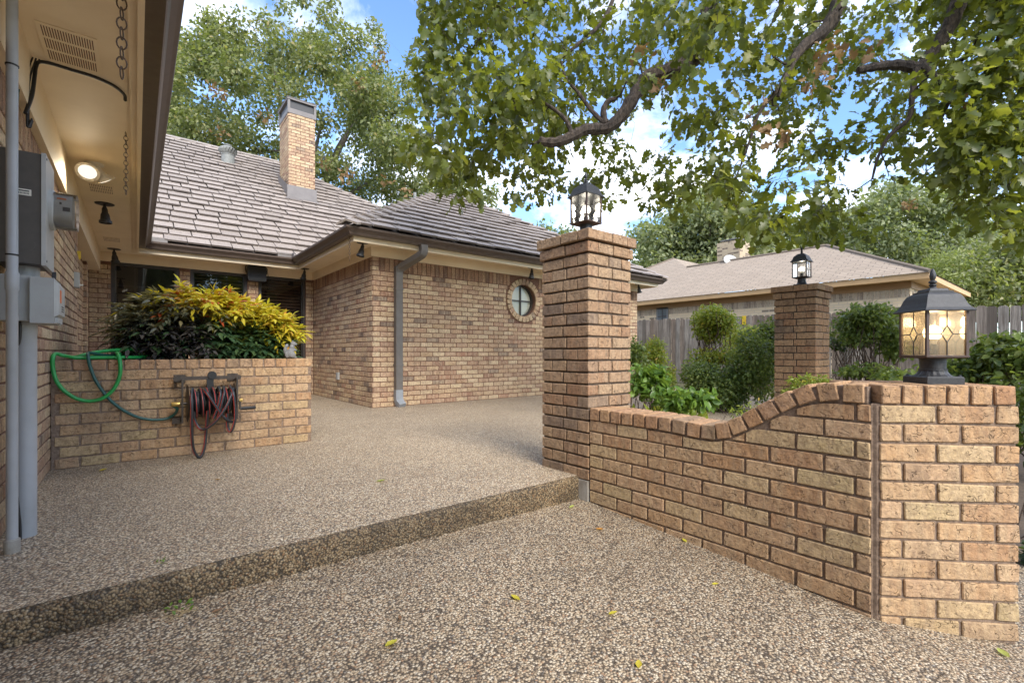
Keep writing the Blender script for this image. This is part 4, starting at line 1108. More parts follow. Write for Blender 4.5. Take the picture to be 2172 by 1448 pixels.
# smart meter: rounded box body with printed face, clear cover
def rbox(mb_, x0, x1, cy, cz, hy, hz, r=.02, n=5):
    pts = []
    for sy, sz, a0 in ((1, 1, 0), (-1, 1, 90), (-1, -1, 180), (1, -1, 270)):
        for k in range(n + 1):
            a = math.radians(a0 + 90 * k / n); pts.append((cy + sy * (hy - r) + r * math.cos(a), cz + sz * (hz - r) + r * math.sin(a)))
    mb_.prism([(x0, y, z) for y, z in pts], (x1 - x0, 0, 0))
b_ = MB(); rbox(b_, -.285, -.222, 2.91, 1.435, .066, .070, .05, 8); put('meter_body', b_, 'meter_grey', me_, True)
b_ = MB(); rbox(b_, -.284, -.208, 2.91, 1.435, .075, .078, .055, 8); put('clear_cover', b_, 'glass_meter', me_, True)
for (z0, z1, x0, x1, m_) in ((1.474, 1.480, -.27, -.24, 'label_orange'), (1.452, 1.462, -.262, -.255, 'label_ink'), (1.424, 1.442, -.252, -.228, 'label_ink')):
    l_ = MB(); l_.box(x0, x1, 2.842, 2.8435, z0, z1); put('printed_mark', l_, m_, me_)
l_ = MB(); l_.box(-.402, -.342, 2.7878, 2.7892, 1.456, 1.482); lo = put('sticker', l_, 'label_white', me_)
l_ = MB(); l_.box(-.398, -.388, 2.7868, 2.7877, 1.464, 1.478); put('sticker_badge', l_, 'label_blue', lo)
for k in range(9):
    l_ = MB(); x = -.383 + k * .004; l_.box(x, x + .0022, 2.7868, 2.7877, 1.461, 1.468); put('sticker_bar', l_, 'label_ink', lo)
l_ = MB(); l_.box(-.383, -.348, 2.7868, 2.7877, 1.472, 1.477); put('sticker_bar', l_, 'label_ink', lo)
kn = MB(); kn.lathe((-.36, 2.7905, 1.255), [(.030, 0), (.030, .0015), (.024, .0016)], 24, Matrix.Rotation(math.radians(90), 3, 'X')); put('knockout', kn, 'meter_dark', me_)
for zz in (1.19, 1.625):
    kn = MB(); kn.lathe((-.298, 2.80, zz), [(.005, 0), (.005, .003)], 8, RYm); put('screw', kn, 'win_rail', me_)
l_ = MB(); l_.box(-.302, -.288, 3.0, 3.012, 1.135, 1.172); put('hasp', l_, 'black', me_)
l_ = MB(); l_.box(-.306, -.290, 2.965, 2.995, 1.128, 1.140); put('seal_tag', l_, 'red_plastic', me_)

tb = thing('telephone_box', 'small grey utility box with orange warning label below the meter', 'utility box', (-.38, 2.95, .90))
b_ = MB(); b_.box(-.452, -.345, 2.80, 2.985, .935, 1.125); put('back_box', b_, 'tele_grey', tb)
b_ = MB(); b_.box(-.345, -.272, 2.772, 3.005, .925, 1.118); fo = put('cover', b_, 'tele_grey', tb)
b_ = MB(); b_.prism([(-.272, 2.785, .955), (-.258, 2.80, .965), (-.258, 2.80, 1.09), (-.272, 2.785, 1.112)], (0, .19, 0)); put('raised_panel', b_, 'meter_grey', fo)
b_ = MB(); b_.box(-.2579, -.2568, 2.815, 2.862, 1.018, 1.072); put('warning_label', b_, 'label_orange', fo)
for k in range(3):
    b_ = MB(); b_.box(-.2579, -.2568, 2.875, 2.945, .982 + k * .010, .986 + k * .010); put('printed_line', b_, 'label_ink', fo)
b_ = MB(); b_.box(-.272, -.262, 2.80, 2.95, .928, .952); put('latch', b_, 'meter_grey', fo)

cd = thing('service_conduit', 'thick grey conduit pipe rising from the patio to the meter box', 'conduit', (-.385, 2.93, 0))
b_ = MB(); b_.lathe((-.378, 2.925, 0), [(.038, -.02), (.038, .88), (.0395, .885), (.0395, .93), (.038, .935), (.038, 1.165)], 28); put('pipe', b_, 'grey_pvc', cd, True)
b_ = MB(); b_.lathe((-.378, 2.925, 1.12), [(.047, 0), (.047, .055)], 28); put('collar', b_, 'grey_pvc', cd, True)
cd = thing('slim_conduit', 'slim grey conduit pipe running up the left wall to the soffit', 'conduit', (-.388, 2.72, 0))
b_ = MB(); b_.lathe((-.388, 2.72, 0), [(.018, -.01), (.018, 1.05), (.021, 1.055), (.021, 1.12), (.018, 1.125), (.018, ZS)], 20); put('pipe', b_, 'grey_pvc', cd, True)
b_ = MB(); b_.lathe((-.388, 2.72, -.01), [(.025, 0), (.025, .06), (.019, .065)], 20); put('foot_sleeve', b_, 'concrete', cd, True)
for z in (1.10, 1.19, 1.95):
    b_ = MB(); b_.lathe((-.388, 2.72, z), [(.0205, 0), (.0205, .006)], 20); put('cable_tie', b_, 'cable', cd)
# black cable down the thick conduit
b_ = MB(); b_.tube(smooth_path([(-.40, 2.868, 1.0), (-.385, 2.862, .92), (-.39, 2.868, .84), (-.415, 2.872, .80), (-.418, 2.874, .60), (-.412, 2.868, .45), (-.40, 2.87, .25), (-.388, 2.874, .08), (-.386, 2.874, .0)], 6), .0055, 8)
tag(put('drop_cable', b_, 'cable', smooth=True), 'thin black cable hanging down the thick grey conduit', 'cable')
# bundled cable across the soffit
b_ = MB(); cpts = [(-.425, 3.30, 1.98), (-.41, 3.36, 2.10), (-.405, 3.40, 2.22), (-.40, 3.43, 2.30), (-.36, 3.44, 2.322), (-.27, 3.45, 2.324), (-.18, 3.46, 2.324), (-.10, 3.50, 2.322), (-.055, 3.57, 2.318), (-.05, 3.62, 2.306)]
b_.tube(smooth_path(cpts, 6), .0085, 8)
for k in range(3):
    o_ = .012 * (k - 1); b_.tube(smooth_path([(-.40 + o_, 3.40, 2.31), (-.418 + o_, 3.38 + o_, 2.2), (-.424, 3.36 + 2 * o_, 2.06), (-.42, 3.34 + 3 * o_, 1.93 + o_), (-.41, 3.37 + o_, 1.98)], 5), .004, 6)
tag(put('soffit_cable', b_, 'cable', smooth=True), 'black cable bundle stapled across the soffit beside the large vent', 'cable')
b_ = MB(); b_.tube(smooth_path([(-.425, 3.20, 2.2), (-.43, 3.16, 2.0), (-.44, 3.1, 1.8), (-.44, 3.02, 1.66)], 6), .0025, 6)
tag(put('ground_wire', b_, 'hose_teal', smooth=True), 'thin green wire dropping to the top of the meter box', 'wire')
# thermostat-like switch box
sw = thing('switch_box', 'small pale grey switch box near the far end of the left wall', 'switch', (XL, 6.05, 1.43))
b_ = MB(); b_.box(XL, XL + .035, 6.0, 6.10, 1.42, 1.56); put('box', b_, 'meter_grey', sw)
b_ = MB(); b_.box(XL + .035, XL + .06, 6.06, 6.075, 1.44, 1.455); put('lever', b_, 'white_metal', sw)
b_ = MB(); b_.prism([(XL + .002, 6.25, 1.80), (XL + .03, 6.25, 1.80), (XL + .03, 6.25, 1.73), (XL + .018, 6.25, 1.715)], (0, .03, 0)); tag(put('yellow_clip', b_, 'yellow_plastic'), 'little yellow plastic clip on the end of the left wall', 'clip')
ou = thing('wall_outlet', 'small grey outlet box low on the wing side wall', 'outlet', (XG, 7.98, .36))
b_ = MB(); b_.box(XG - .03, XG, 7.93, 8.03, .35, .47); put('box', b_, 'meter_grey', ou)
b_ = MB(); b_.box(XG - .034, XG - .03, 7.945, 8.015, .365, .455); put('lid', b_, 'tele_grey', ou)

# flood light
fl_ = thing('flood_light', 'white twin flood light lit under the left soffit', 'flood light', (-.264, 5.08, ZS))
b_ = MB(); b_.lathe((-.264, 5.08, ZS - .02), [(.035, 0), (.06, .008), (.062, .02)], 24); put('mount', b_, 'white_metal', fl_, True)
for i, (dirv, offs) in enumerate((((-.08, -.66, -.60), (-.03, -.03, -.055)), ((.45, .25, -.70), (.03, .02, -.06)))):
    d = Vector(dirv).normalized(); c = Vector((-.264, 5.08, ZS)) + Vector(offs)
    R = d.to_track_quat('Z', 'Y').to_matrix()
    s_ = MB(); s_.lathe(c, [(.012, -.05), (.026, -.045), (.028, .0), (.032, .01), (.050, .035), (.075, .065), (.077, .068)], 24, R); sh = put('lamp_shade', s_, 'white_metal', fl_, True)
    k_ = MB(); k_.tube([Vector((-.264, 5.08, ZS - .01)), c - d * .045], .011, 8); put('swivel', k_, 'white_metal', fl_)
    e_ = MB(); e_.lathe(c, [(.066, .062), (.062, .067), (.03, .074), (.002, .076)], 24, R); put('lamp_face', e_, 'bulb_flood', sh, True)
    sp = bpy.data.lights.new('flood_glow', 'SPOT'); sp.energy = 4.5; sp.spot_size = math.radians(130); sp.spot_blend = .6; sp.color = (1, .85, .62); sp.shadow_soft_size = .06
    so2 = bpy.data.objects.new('flood_glow', sp); C.objects.link(so2); so2.parent = fl_; so2.location = c + d * .085 - Vector((-.264, 5.08, ZS)); so2.rotation_euler = (-d).to_track_quat('Z', 'Y').to_euler()
# small black soffit spotlights
SPN = [((-.252, 6.38), 'black soffit spotlight between the flood light and the recessed wall', (0.05, 0, -1)),
       ((-.253, 9.07), 'black soffit spotlight beside the left end of the window wall', (.1, 0, -1)),
       ((2.40, 9.02), 'black soffit spotlight in the inside corner by the wing wall', (-.15, .1, -1)),
       ((2.46, 6.37), 'black soffit spotlight at the outer corner of the wing', (-.22, .05, -1)),
       ((5.56, 6.33), 'black soffit spotlight above the round window', (-.1, .0, -1)),
       ((8.76, 6.36), 'black soffit spotlight at the far end of the wing eave', (.25, 0, -1))]
for (x, y), lb, d in SPN:
    t = thing('spotlight', lb, 'spotlight', (x, y, ZS), 0, 'black spotlights under the eaves')
    b_ = MB(); b_.lathe((x, y, ZS - .008), [(.075, 0), (.08, .004), (.08, .0085)], 24); put('canopy_plate', b_, 'black', t, True)
    b_ = MB(); b_.lathe((x, y, ZS - .05), [(.012, 0), (.012, .045)], 10); put('stem', b_, 'black', t)
    d = Vector(d).normalized(); R = d.to_track_quat('Z', 'Y').to_matrix(); c = Vector((x, y, ZS - .045))
    b_ = MB(); b_.lathe(c, [(.016, -.01), (.024, .01), (.026, .045), (.036, .07), (.042, .125), (.053, .130), (.054, .155), (.046, .155), (.044, .14)], 20, R); hd = put('head', b_, 'black', t, True)
    b_ = MB(); b_.lathe(c, [(.043, .139), (.02, .1415), (.001, .142)], 20, R); put('lens', b_, 'spot_lens', hd)
# chains
def chain(name, label, top, n, lk, wire):
    m_ = MB()
    for i in range(n):
        c = Vector(top) - Vector((0, 0, (i + .5) * lk * .8)); ax = Vector((1, 0, 0)) if i % 2 else Vector((.3, 1, 0)).normalized()
        pts = []
        for k in range(12):
            a = 2 * math.pi * k / 12; pts.append(c + ax * math.cos(a) * lk * .32 + Vector((0, 0, 1)) * math.sin(a) * lk * .5)
        m_.tube(pts + [pts[0], pts[1]], wire, 5, False)
    return tag(put(name, m_, 'chain'), label, 'chain', None)
chain('hanging_chain', 'rusty large link chain hanging from the soffit edge near the large vent', (-.047, 2.57, ZS), 9, .052, .0030)
chain('hanging_chain', 'fine rusty chain hanging from the left fascia near the flood light', (-.055, 4.22, ZS), 15, .036, .0022)
chain('hanging_chain', 'rusty chain hanging from the outer corner of the wing eave', (2.215, 6.20, 2.40), 13, .036, .0026)
# speaker under the eave
sp_ = thing('outdoor_speaker', 'black outdoor speaker hung under the eave above the middle windows', 'speaker', (1.66, YW - .12, 2.06))
b_ = MB()
prof_ = [(-.13, 0), (-.145, .03), (-.145, .24), (-.13, .27), (.13, .27), (.145, .24), (.145, .03), (.13, 0)]
b_.prism([(1.66 + x, YW - .22, 2.065 + z) for x, z in prof_], (0, .16, 0)); put('cabinet', b_, 'black', sp_)
b_ = MB(); b_.prism([(1.66 + x * .9, YW - .232, 2.065 + .135 + (z - .135) * .9) for x, z in prof_], (0, .012, 0)); put('grille', b_, 'cable', sp_)
b_ = MB(); b_.tube(smooth_path([(1.66 - .16, YW - .14, 2.2), (1.66 - .17, YW - .14, 2.3), (1.66 - .12, YW - .12, ZS - .01), (1.66 + .12, YW - .12, ZS - .01), (1.66 + .17, YW - .14, 2.3), (1.66 + .16, YW - .14, 2.2)], 6), .008, 8); put('bracket', b_, 'black', sp_)
b_ = MB(); b_.tube(smooth_path([(1.82, YW - .1, 2.3), (1.86, YW - .08, 2.2), (1.88, YW - .04, 2.05), (1.9, YW - .02, 1.95)], 6), .004, 6); put('lead', b_, 'cable', sp_)

# ------------------------------------------------------------------ hose reel on the planter
def F(px, py, y=4.36): return aty(px, py, y)
hr = thing('hose_reel', 'bronze wall mounted hose reel wound with black hose on the planter', 'hose reel', (.45, 4.4, .25))
YB = PY0 - .012
b_ = MB(); b_.box(.225, .655, 4.335, 4.353, .590, .618); put('top_bar', b_, 'bronze', hr)
for x in (.235, .645):
    b_ = MB(); b_.lathe((x, 4.343, .604), [(.0195, -.016), (.0195, .016)], 16, Matrix.Rotation(math.radians(90), 3, 'X')); put('bar_end', b_, 'bronze', hr, True)
for x in (.272, .632):
    b_ = MB(); b_.box(x - .006, x + .006, 4.29, 4.315, .27, .60); b_.box(x - .006, x + .006, 4.315, YB, .575, .60); b_.box(x - .006, x + .006, 4.315, YB, .27, .295); put('side_plate', b_, 'bronze', hr)
for x in (.245, .62):
    b_ = MB(); b_.box(x - .03, x + .03, YB - .02, PY0 + .002, .255, .30); put('wall_bracket', b_, 'bronze', hr)
b_ = MB(); b_.box(.225, .30, YB, PY0 + .002, .57, .63); b_.box(.58, .655, YB, PY0 + .002, .57, .63); b_.box(.226, .25, 4.355, YB, .59, .615); b_.box(.63, .654, 4.355, YB, .59, .615); put('mount_plate', b_, 'bronze', hr)
axc = Vector((0, 4.315, .415)); RX = Matrix.Rotation(math.radians(90), 3, 'Y')
for x in (.305, .612):
    b_ = MB(); b_.lathe((x, axc.y, axc.z), [(.035, -.002), (.135, -.003), (.142, .0), (.135, .003), (.035, .002)], 36, RX); put('flange', b_, 'bronze', hr, True)
b_ = MB(); b_.lathe((.305, axc.y, axc.z), [(.05, 0), (.05, .307)], 24, RX); put('drum', b_, 'bronze', hr, True)
b_ = MB(); b_.lathe((.25, axc.y, axc.z), [(.012, 0), (.012, .40)], 12, RX); put('axle', b_, 'bronze', hr, True)
b_ = MB(); b_.box(.648, .660, 4.30, 4.325, .345, .43); cr_ = put('crank', b_, 'bronze', hr)
b_ = MB(); b_.lathe((.66, 4.312, .352), [(.011, 0), (.014, .02), (.014, .09), (.011, .105)], 14, RX); put('grip', b_, 'cable', cr_, True)
b_ = MB(); b_.lathe((.648, 4.312, .418), [(.016, 0), (.016, .022)], 10, RX); put('crank_nut', b_, 'brass', cr_)
b_ = MB(); b_.lathe((.205, 4.31, .415), [(.014, 0), (.018, .012), (.018, .05), (.013, .055)], 12, RX); put('swivel_inlet', b_, 'brass', hr, True)
b_ = MB(); b_.box(.43, .475, 4.325, 4.345, .38, .60); b_.lathe((.465, 4.335, .625), [(.03, -.02), (.03, .02)], 14, Matrix.Rotation(math.radians(90), 3, 'X')); put('hose_guide', b_, 'cable', hr)
# wound hose: coils round the drum, crossing strands and two hanging bights
hm = MB(); hs = MB(); HR = .0105
def hose(pts, r=HR, n=6):
    P = smooth_path(pts, n); hm.tube(P, r, 10)
    # red stripe: a narrow raised band on the outward side
    st = []
    for i, p in enumerate(P):
        out = Vector((-.75, -.65, .0)).normalized(); st.append(p + out * (r * .80))
    hs.tube(st, r * .30, 6)
def coil(x0, x1, turns, rad, ph=0):
    pts = []; n = int(turns * 14)
    for i in range(n + 1):
        t = i / n; a = 2 * math.pi * turns * t + ph; pts.append(Vector((x0 + (x1 - x0) * t, axc.y + rad * math.cos(a), axc.z + rad * math.sin(a))))
    return pts
hm.tube(coil(.325, .595, 9, .064), HR, 9)
hm.tube(coil(.59, .34, 7, .086, 1.0), HR, 9)
c3 = coil(.345, .59, 6, .107, 2.0); hm.tube(c3, HR, 9)
hs.tube([p + Vector((0, (p.y - axc.y), (p.z - axc.z))).normalized() * HR * .82 for p in c3], HR * .28, 6)
yF = axc.y - .135
hose([(.330, axc.y - .06, .53), (.322, yF + .03, .49), (.322, yF, .40), (.322, yF + .01, .22), (.335, yF + .03, .08), (.372, yF + .04, .012), (.405, yF + .05, .08), (.418, yF + .06, .22), (.425, axc.y - .10, .36)])
hose([(.575, axc.y - .05, .54), (.59, axc.y - .115, .49), (.60, yF + .005, .40), (.60, yF + .005, .28), (.575, yF + .015, .19), (.555, yF + .03, .225), (.55, axc.y - .11, .33)])
hose([(.40, axc.y - .07, .525), (.42, axc.y - .12, .49), (.47, yF + .002, .40), (.53, yF + .004, .30), (.585, axc.y - .11, .26)])
hose([(.60, axc.y - .07, .52), (.575, axc.y - .125, .47), (.53, yF - .012, .37), (.46, yF - .008, .27), (.385, yF + .01, .225), (.345, axc.y - .10, .29), (.335, axc.y - .11, .36)])
hose([(.50, axc.y - .05, .535), (.505, axc.y - .115, .49), (.49, axc.y - .13, .40), (.46, axc.y - .125, .30)])
hose([(.535, axc.y - .05, .535), (.53, axc.y - .115, .49), (.51, axc.y - .13, .40), (.49, axc.y - .125, .31)])
wh = put('wound_hose', hm, 'hose_black', hr, True); put('hose_stripe', hs, 'hose_red', wh, True)
# teal feeder hose
def TOP(px, py, y): return aty(px, py, y)
th_ = MB(); pts = [(.05, 5.0, .775), (-.10, 4.72, .775), (-.20, 4.55, .785), TOP(189, 748, 4.46), TOP(187, 757, 4.405)] + [F(px, py, 4.405) for px, py in ((192, 780), (206, 812), (232, 846), (262, 870), (298, 886), (335, 890), (362, 884))] + [F(376, 868, 4.33), (.205, 4.31, .415)]
th_.tube(smooth_path(pts, 8), .0105, 10); tag(put('feeder_hose', th_, 'hose_teal', smooth=True), 'dark teal feeder hose from the planter top to the reel inlet', 'hose')
# bright green coil
gh = MB()
def TOP(px, py, y): return aty(px, py, y)
p1 = [TOP(345, 752, 4.95), TOP(300, 757, 4.72), TOP(250, 763, 4.58), TOP(205, 766, 4.50), TOP(165, 761, 4.46), TOP(135, 754, 4.46), TOP(119, 750, 4.44), TOP(112, 758, 4.40)] + [TOP(px, py, 4.40) for px, py in ((112, 780), (120, 808), (138, 830), (165, 846), (195, 850), (222, 842), (243, 822), (254, 796), (255, 772))] + [TOP(251, 752, 4.44), TOP(249, 748, 4.55), TOP(262, 752, 4.8), TOP(300, 749, 5.0), TOP(350, 748, 5.05)]
p1 = [Vector((p.x, p.y, max(p.z, .765 if p.y > 4.43 else -9))) for p in p1]
gh.tube(smooth_path(p1, 8), .0125, 10)
p2 = [TOP(350, 744, 5.1), TOP(320, 741, 4.95), TOP(280, 741, 4.75), TOP(235, 743, 4.62), TOP(195, 748, 4.55), TOP(165, 756, 4.52), TOP(150, 758, 4.60), TOP(175, 757, 4.9), TOP(220, 755, 5.15), TOP(300, 748, 5.3), TOP(360, 746, 5.3)]
p2 = [Vector((p.x, p.y, max(p.z, .768))) for p in p2]
gh.tube(smooth_path(p2, 8), .0125, 10)
tag(put('garden_hose', gh, 'hose_green', smooth=True), 'bright green garden hose looped over the left end of the planter', 'hose')
# squirrel statue on the planter end
sq = thing('squirrel_statue', 'small grey stone squirrel figure sitting on the planter corner', 'statue', (1.085, 4.53, .75))
def blob(parts_):
    m_ = MB()
    for (c, r, R) in parts_:
        n1, n2 = 10, 8; vs = []; fs = []
        for i in range(n2 + 1):
            th2 = math.pi * i / n2
            for k in range(n1):
                a = 2 * math.pi * k / n1; vs.append(Vector(c) + R @ Vector((r[0] * math.sin(th2) * math.cos(a), r[1] * math.sin(th2) * math.sin(a), r[2] * math.cos(th2))))
        for i in range(n2):
            for k in range(n1): fs.append((i * n1 + k, i * n1 + (k + 1) % n1, (i + 1) * n1 + (k + 1) % n1, (i + 1) * n1 + k))
        m_.add(vs, fs)
    me = m_.mesh('squirrel'); o = bpy.data.objects.new('tmp', me); md = o.modifiers.new('r', 'REMESH'); md.mode = 'VOXEL'; md.voxel_size = .0035
    C.objects.link(o); dg = bpy.context.evaluated_depsgraph_get(); me2 = bpy.data.meshes.new_from_object(o.evaluated_get(dg)); bpy.data.objects.remove(o)
    me2.polygons.foreach_set('use_smooth', [True] * len(me2.polygons)); return me2
I3 = Matrix.Identity(3); x, y, z = 1.085, 4.53, .75; RYs = lambda a: Matrix.Rotation(math.radians(a), 3, 'Y')
me2 = blob([((x, y, z + .048), (.032, .030, .048), RYs(10)), ((x + .012, y, z + .100), (.022, .020, .028), I3), ((x + .024, y, z + .132), (.026, .019, .020), RYs(15)), ((x + .046, y, z + .128), (.012, .010, .009), I3),
            ((x + .018, y - .012, z + .150), (.006, .005, .011), I3), ((x + .018, y + .012, z + .150), (.006, .005, .011), I3),
            ((x + .012, y - .022, z + .030), (.028, .014, .026), I3), ((x + .012, y + .022, z + .030), (.028, .014, .026), I3), ((x + .034, y - .018, z + .008), (.020, .009, .008), I3), ((x + .034, y + .018, z + .008), (.020, .009, .008), I3),
            ((x + .034, y - .010, z + .078), (.020, .008, .010), RYs(30)), ((x + .034, y + .010, z + .078), (.020, .008, .010), RYs(30)),
            ((x - .034, y, z + .035), (.016, .016, .035), RYs(-15)), ((x - .044, y, z + .075), (.017, .017, .034), RYs(5)), ((x - .034, y, z + .110), (.016, .015, .022), RYs(30))])
put('body', me2, 'statue', sq)
# ------------------------------------------------------------------ fence
fence = thing('board_fence', 'weathered grey dog-eared board fence along the far side of the garden', 'fence', (12.2, 4, 0))
FXX = 12.2
def fence_top(y): return 1.655 + (1.815 - 1.655) * (y - .8) / 8.2
_fm = []
for k in range(6):
    b_ = MB(); h = 1.86; wd = .138; e = .03; sk = random.uniform(-.004, .004)
    b_.prism([(-.009, -wd / 2, -h), (-.009, wd / 2, -h), (-.009, wd / 2 + sk, -e), (-.009, wd / 2 - e + sk, 0), (-.009, -wd / 2 + e + sk, 0), (-.009, -wd / 2 + sk, -e)], (.018, 0, 0))
    me = b_.mesh('board'); me.materials.append(M['fence']); _fm.append(me)
y = -3.2
while y < 11.5:
    o = bpy.data.objects.new('board', random.choice(_fm)); C.objects.link(o); o.parent = fence; o.matrix_parent_inverse = ROOT[fence.name].inverted()
    o.location = (FXX + random.uniform(-.004, .004), y, fence_top(y) + random.uniform(-.018, .018)); o.rotation_euler = (random.uniform(-.008, .008), random.uniform(-.006, .006), random.uniform(-.01, .01))
    y += .138 + random.choice((.004, .007, .011, .004))
for z in (-.25, -.95, -1.6):
    b_ = MB(); b_.add([(FXX + .012, -3.2, fence_top(-3.2) + z - .045), (FXX + .05, -3.2, fence_top(-3.2) + z - .045), (FXX + .05, -3.2, fence_top(-3.2) + z + .045), (FXX + .012, -3.2, fence_top(-3.2) + z + .045), (FXX + .012, 11.5, fence_top(11.5) + z - .045), (FXX + .05, 11.5, fence_top(11.5) + z - .045), (FXX + .05, 11.5, fence_top(11.5) + z + .045), (FXX + .012, 11.5, fence_top(11.5) + z + .045)], BOXF); put('rail', b_, 'fence', fence)
for k in range(7):
    y = -3 + k * 2.4; b_ = MB(); b_.box(FXX + .05, FXX + .14, y - .045, y + .045, -.7, fence_top(y) - .1); put('post', b_, 'fence', fence)
yt = aty(1597, 680, 5.46); b_ = MB(); b_.box(FXX - .014, FXX - .0095, 5.56, 5.66, fence_top(5.6) - .22, fence_top(5.6) + .004); put('yellow_tag', b_, 'yellow_plastic', fence)

# ------------------------------------------------------------------ neighbour's house
nh = thing('neighbour_house', 'pale brick house with brown shingle hip roof behind the fence', 'house', (18, 9, 0))
NX, NY, NZ, NOV = 14.42, 2.38, 2.70, .42
NP = .52; NAX = 17.42; NAZ = NZ + (NAX - NX) * NP; NAY = NY + (NAX - NX)
def uvplane(name, pts, mat, par, ux, vx, org):
    me = bpy.data.meshes.new(name); me.from_pydata([tuple(p) for p in pts], [], [tuple(range(len(pts)))]); me.materials.append(M[mat])
    uvl = me.uv_layers.new(name='UVMap'); ux, vx, org = Vector(ux).normalized(), Vector(vx).normalized(), Vector(org)
    for lp in me.loops:
        p = me.vertices[lp.vertex_index].co - org; uvl.data[lp.index].uv = (p.dot(ux), p.dot(vx))
    return put(name, me, None, par)
NW = NX + NOV; NY2 = 16.2; NXB = 2 * NAX - NX
uvplane('wall', [(NW, NY + NOV, -.6), (NW, NY2, -.6), (NW, NY2, 2.55), (NW, NY + NOV, 2.55)], 'pale_brick', nh, (0, 1, 0), (0, 0, 1), (NW, 0, 0))
uvplane('wall', [(NW, NY + NOV, -.6), (NXB - NOV, NY + NOV, -.6), (NXB - NOV, NY + NOV, 2.55), (NW, NY + NOV, 2.55)], 'pale_brick', nh, (1, 0, 0), (0, 0, 1), (NW, 0, 0))
b_ = MB()
for k in range(170):
    y = NY + NOV + .02 + k * .0775
    if y > NY + NOV + 11.4: break
    b_.box(NW - .010, NW, y, y + .067, 2.185, 2.385)
put('soldier_course', b_, brick_mat('pale_soldier', [(0, (.62, .50, .36)), (.45, (.56, .44, .31)), (.7, (.40, .30, .22)), (.85, (.26, .19, .15))], (.64, .53, .40), (.2, .15, .11)), nh, kind='stuff')
b_ = MB(); b_.box(NW - .03, NW + .02, NY + NOV - .03, NY2, 2.39, 2.56); b_.box(NW + .02, NXB - NOV, NY + NOV - .03, NY + NOV + .02, 2.39, 2.56); put('frieze_board', b_, 'tan_frieze', nh)
b_ = MB(); b_.box(NX + .03, NW + .05, NY + .03, NY2, 2.56, 2.575); b_.box(NW + .05, NXB - .03, NY + .03, NY + NOV + .05, 2.56, 2.575); put('soffit', b_, 'tan_trim', nh)
b_ = MB(); b_.sweep([(0, 2.545), (0, 2.685), (.03, 2.685), (.03, 2.545)], [(NX, NY2), (NX, NY), (NXB, NY)][::-1]); put('fascia', b_, 'tan_trim', nh)
sl = math.sqrt(1 + NP * NP)
BA = Vector((18.97, 11.85, 5.07)); BY = BA.y + (BA.x - NX)
uvplane('roof', [(NX - .03, NY - .03, NZ - .012), (NX - .03, BY, NZ - .012), tuple(BA), (NAX, BA.y - (BA.x - NAX), NAZ), (NAX, NAY, NAZ)], 'shingles', nh, (0, 1, 0), (1, 0, NP), (NX, 0, NZ))
uvplane('roof', [(NX - .03, NY - .03, NZ - .012), (NXB + .03, NY - .03, NZ - .012), (NAX, NAY, NAZ)], 'shingles', nh, (1, 0, 0), (0, 1, NP), (NX, NY, NZ))
b_ = MB()
for a, bb in (((NX - .03, NY - .03, NZ + .004), (NAX, NAY, NAZ + .012)), ((NAX, NAY, NAZ + .012), (NAX, BA.y - (BA.x - NAX), NAZ + .012)), ((NX, BY, NZ + .004), BA)):
    b_.tube([a, bb], .05, 6)
put('ridge_cap', b_, 'shingles', nh)
uvplane('roof', [(NAX - .6, BA.y - (BA.x - NAX) - .6, NAZ - .32), tuple(BA), (BA.x + 6, BA.y, BA.z), (BA.x + 6, BA.y - 4.5, BA.z - 4.5 * NP)], 'shingles', nh, (1, 0, 0), (0, 1, NP), (NX, 0, NZ))
uvplane('roof', [(NX, BY, NZ - .012), tuple(BA), (BA.x + 6, BA.y, BA.z), (BA.x + 6, BY, NZ - .012)], 'shingles', nh, (1, 0, 0), (0, -1, NP), (NX, 0, NZ))
wy0 = atx(1393, 660, NW).y; wy1 = atx(1418, 660, NW).y; wz1 = atx(1405, 652, NW).z; wz0 = atx(1405, 677, NW).z - .45
b_ = MB(); b_.box(NW - .03, NW + .01, wy1, wy1 + .06, wz0, wz1); b_.box(NW - .03, NW + .01, wy0 - .06, wy0, wz0, wz1); b_.box(NW - .03, NW + .01, wy1 + .06, wy0 - .06, wz1 - .06, wz1); b_.box(NW - .03, NW + .01, wy1 + .06, wy0 - .06, wz0, wz0 + .06)
nw_ = put('window', b_, 'win_rail', nh); ym = (wy0 + wy1) / 2
b_ = MB(); b_.box(NW - .018, NW - .006, wy1 + .05, wy0 - .05, wz0 + .05, wz1 - .05); put('pane', b_, 'glass_far', nw_)
b_ = MB(); b_.box(NW - .026, NW - .018, ym - .012, ym + .012, wz0 + .06, wz1 - .06); b_.box(NW - .027, NW - .017, wy1 + .06, wy0 - .06, wz1 - .34, wz1 - .31); put('muntin', b_, 'win_frame', nw_)
cx0 = atZ(1556, 516, 18.3); b_ = MB(); cw = .44
ch_pts = (cx0.x - cw, cx0.x + cw, cx0.y - cw, cx0.y + cw)
nch = put('chimney', b_.box(*ch_pts, NAZ - .8, cx0.z), 'tan_chimney', nh)
me = nch.data; uvl = me.uv_layers.new(name='UVMap')
for p_ in me.polygons:
    for li in p_.loop_indices:
        c_ = me.vertices[me.loops[li].vertex_index].co; uvl.data[li].uv = ((c_.x if abs(p_.normal.y) > .5 else c_.y), c_.z)
b_ = MB(); b_.box(cx0.x - .25, cx0.x + .25, cx0.y - .25, cx0.y + .25, cx0.z, cx0.z + .08); b_.box(cx0.x - .36, cx0.x + .36, cx0.y - .36, cx0.y + .36, cx0.z + .08, cx0.z + .11); put('chimney_cap', b_, 'win_rail', nch)
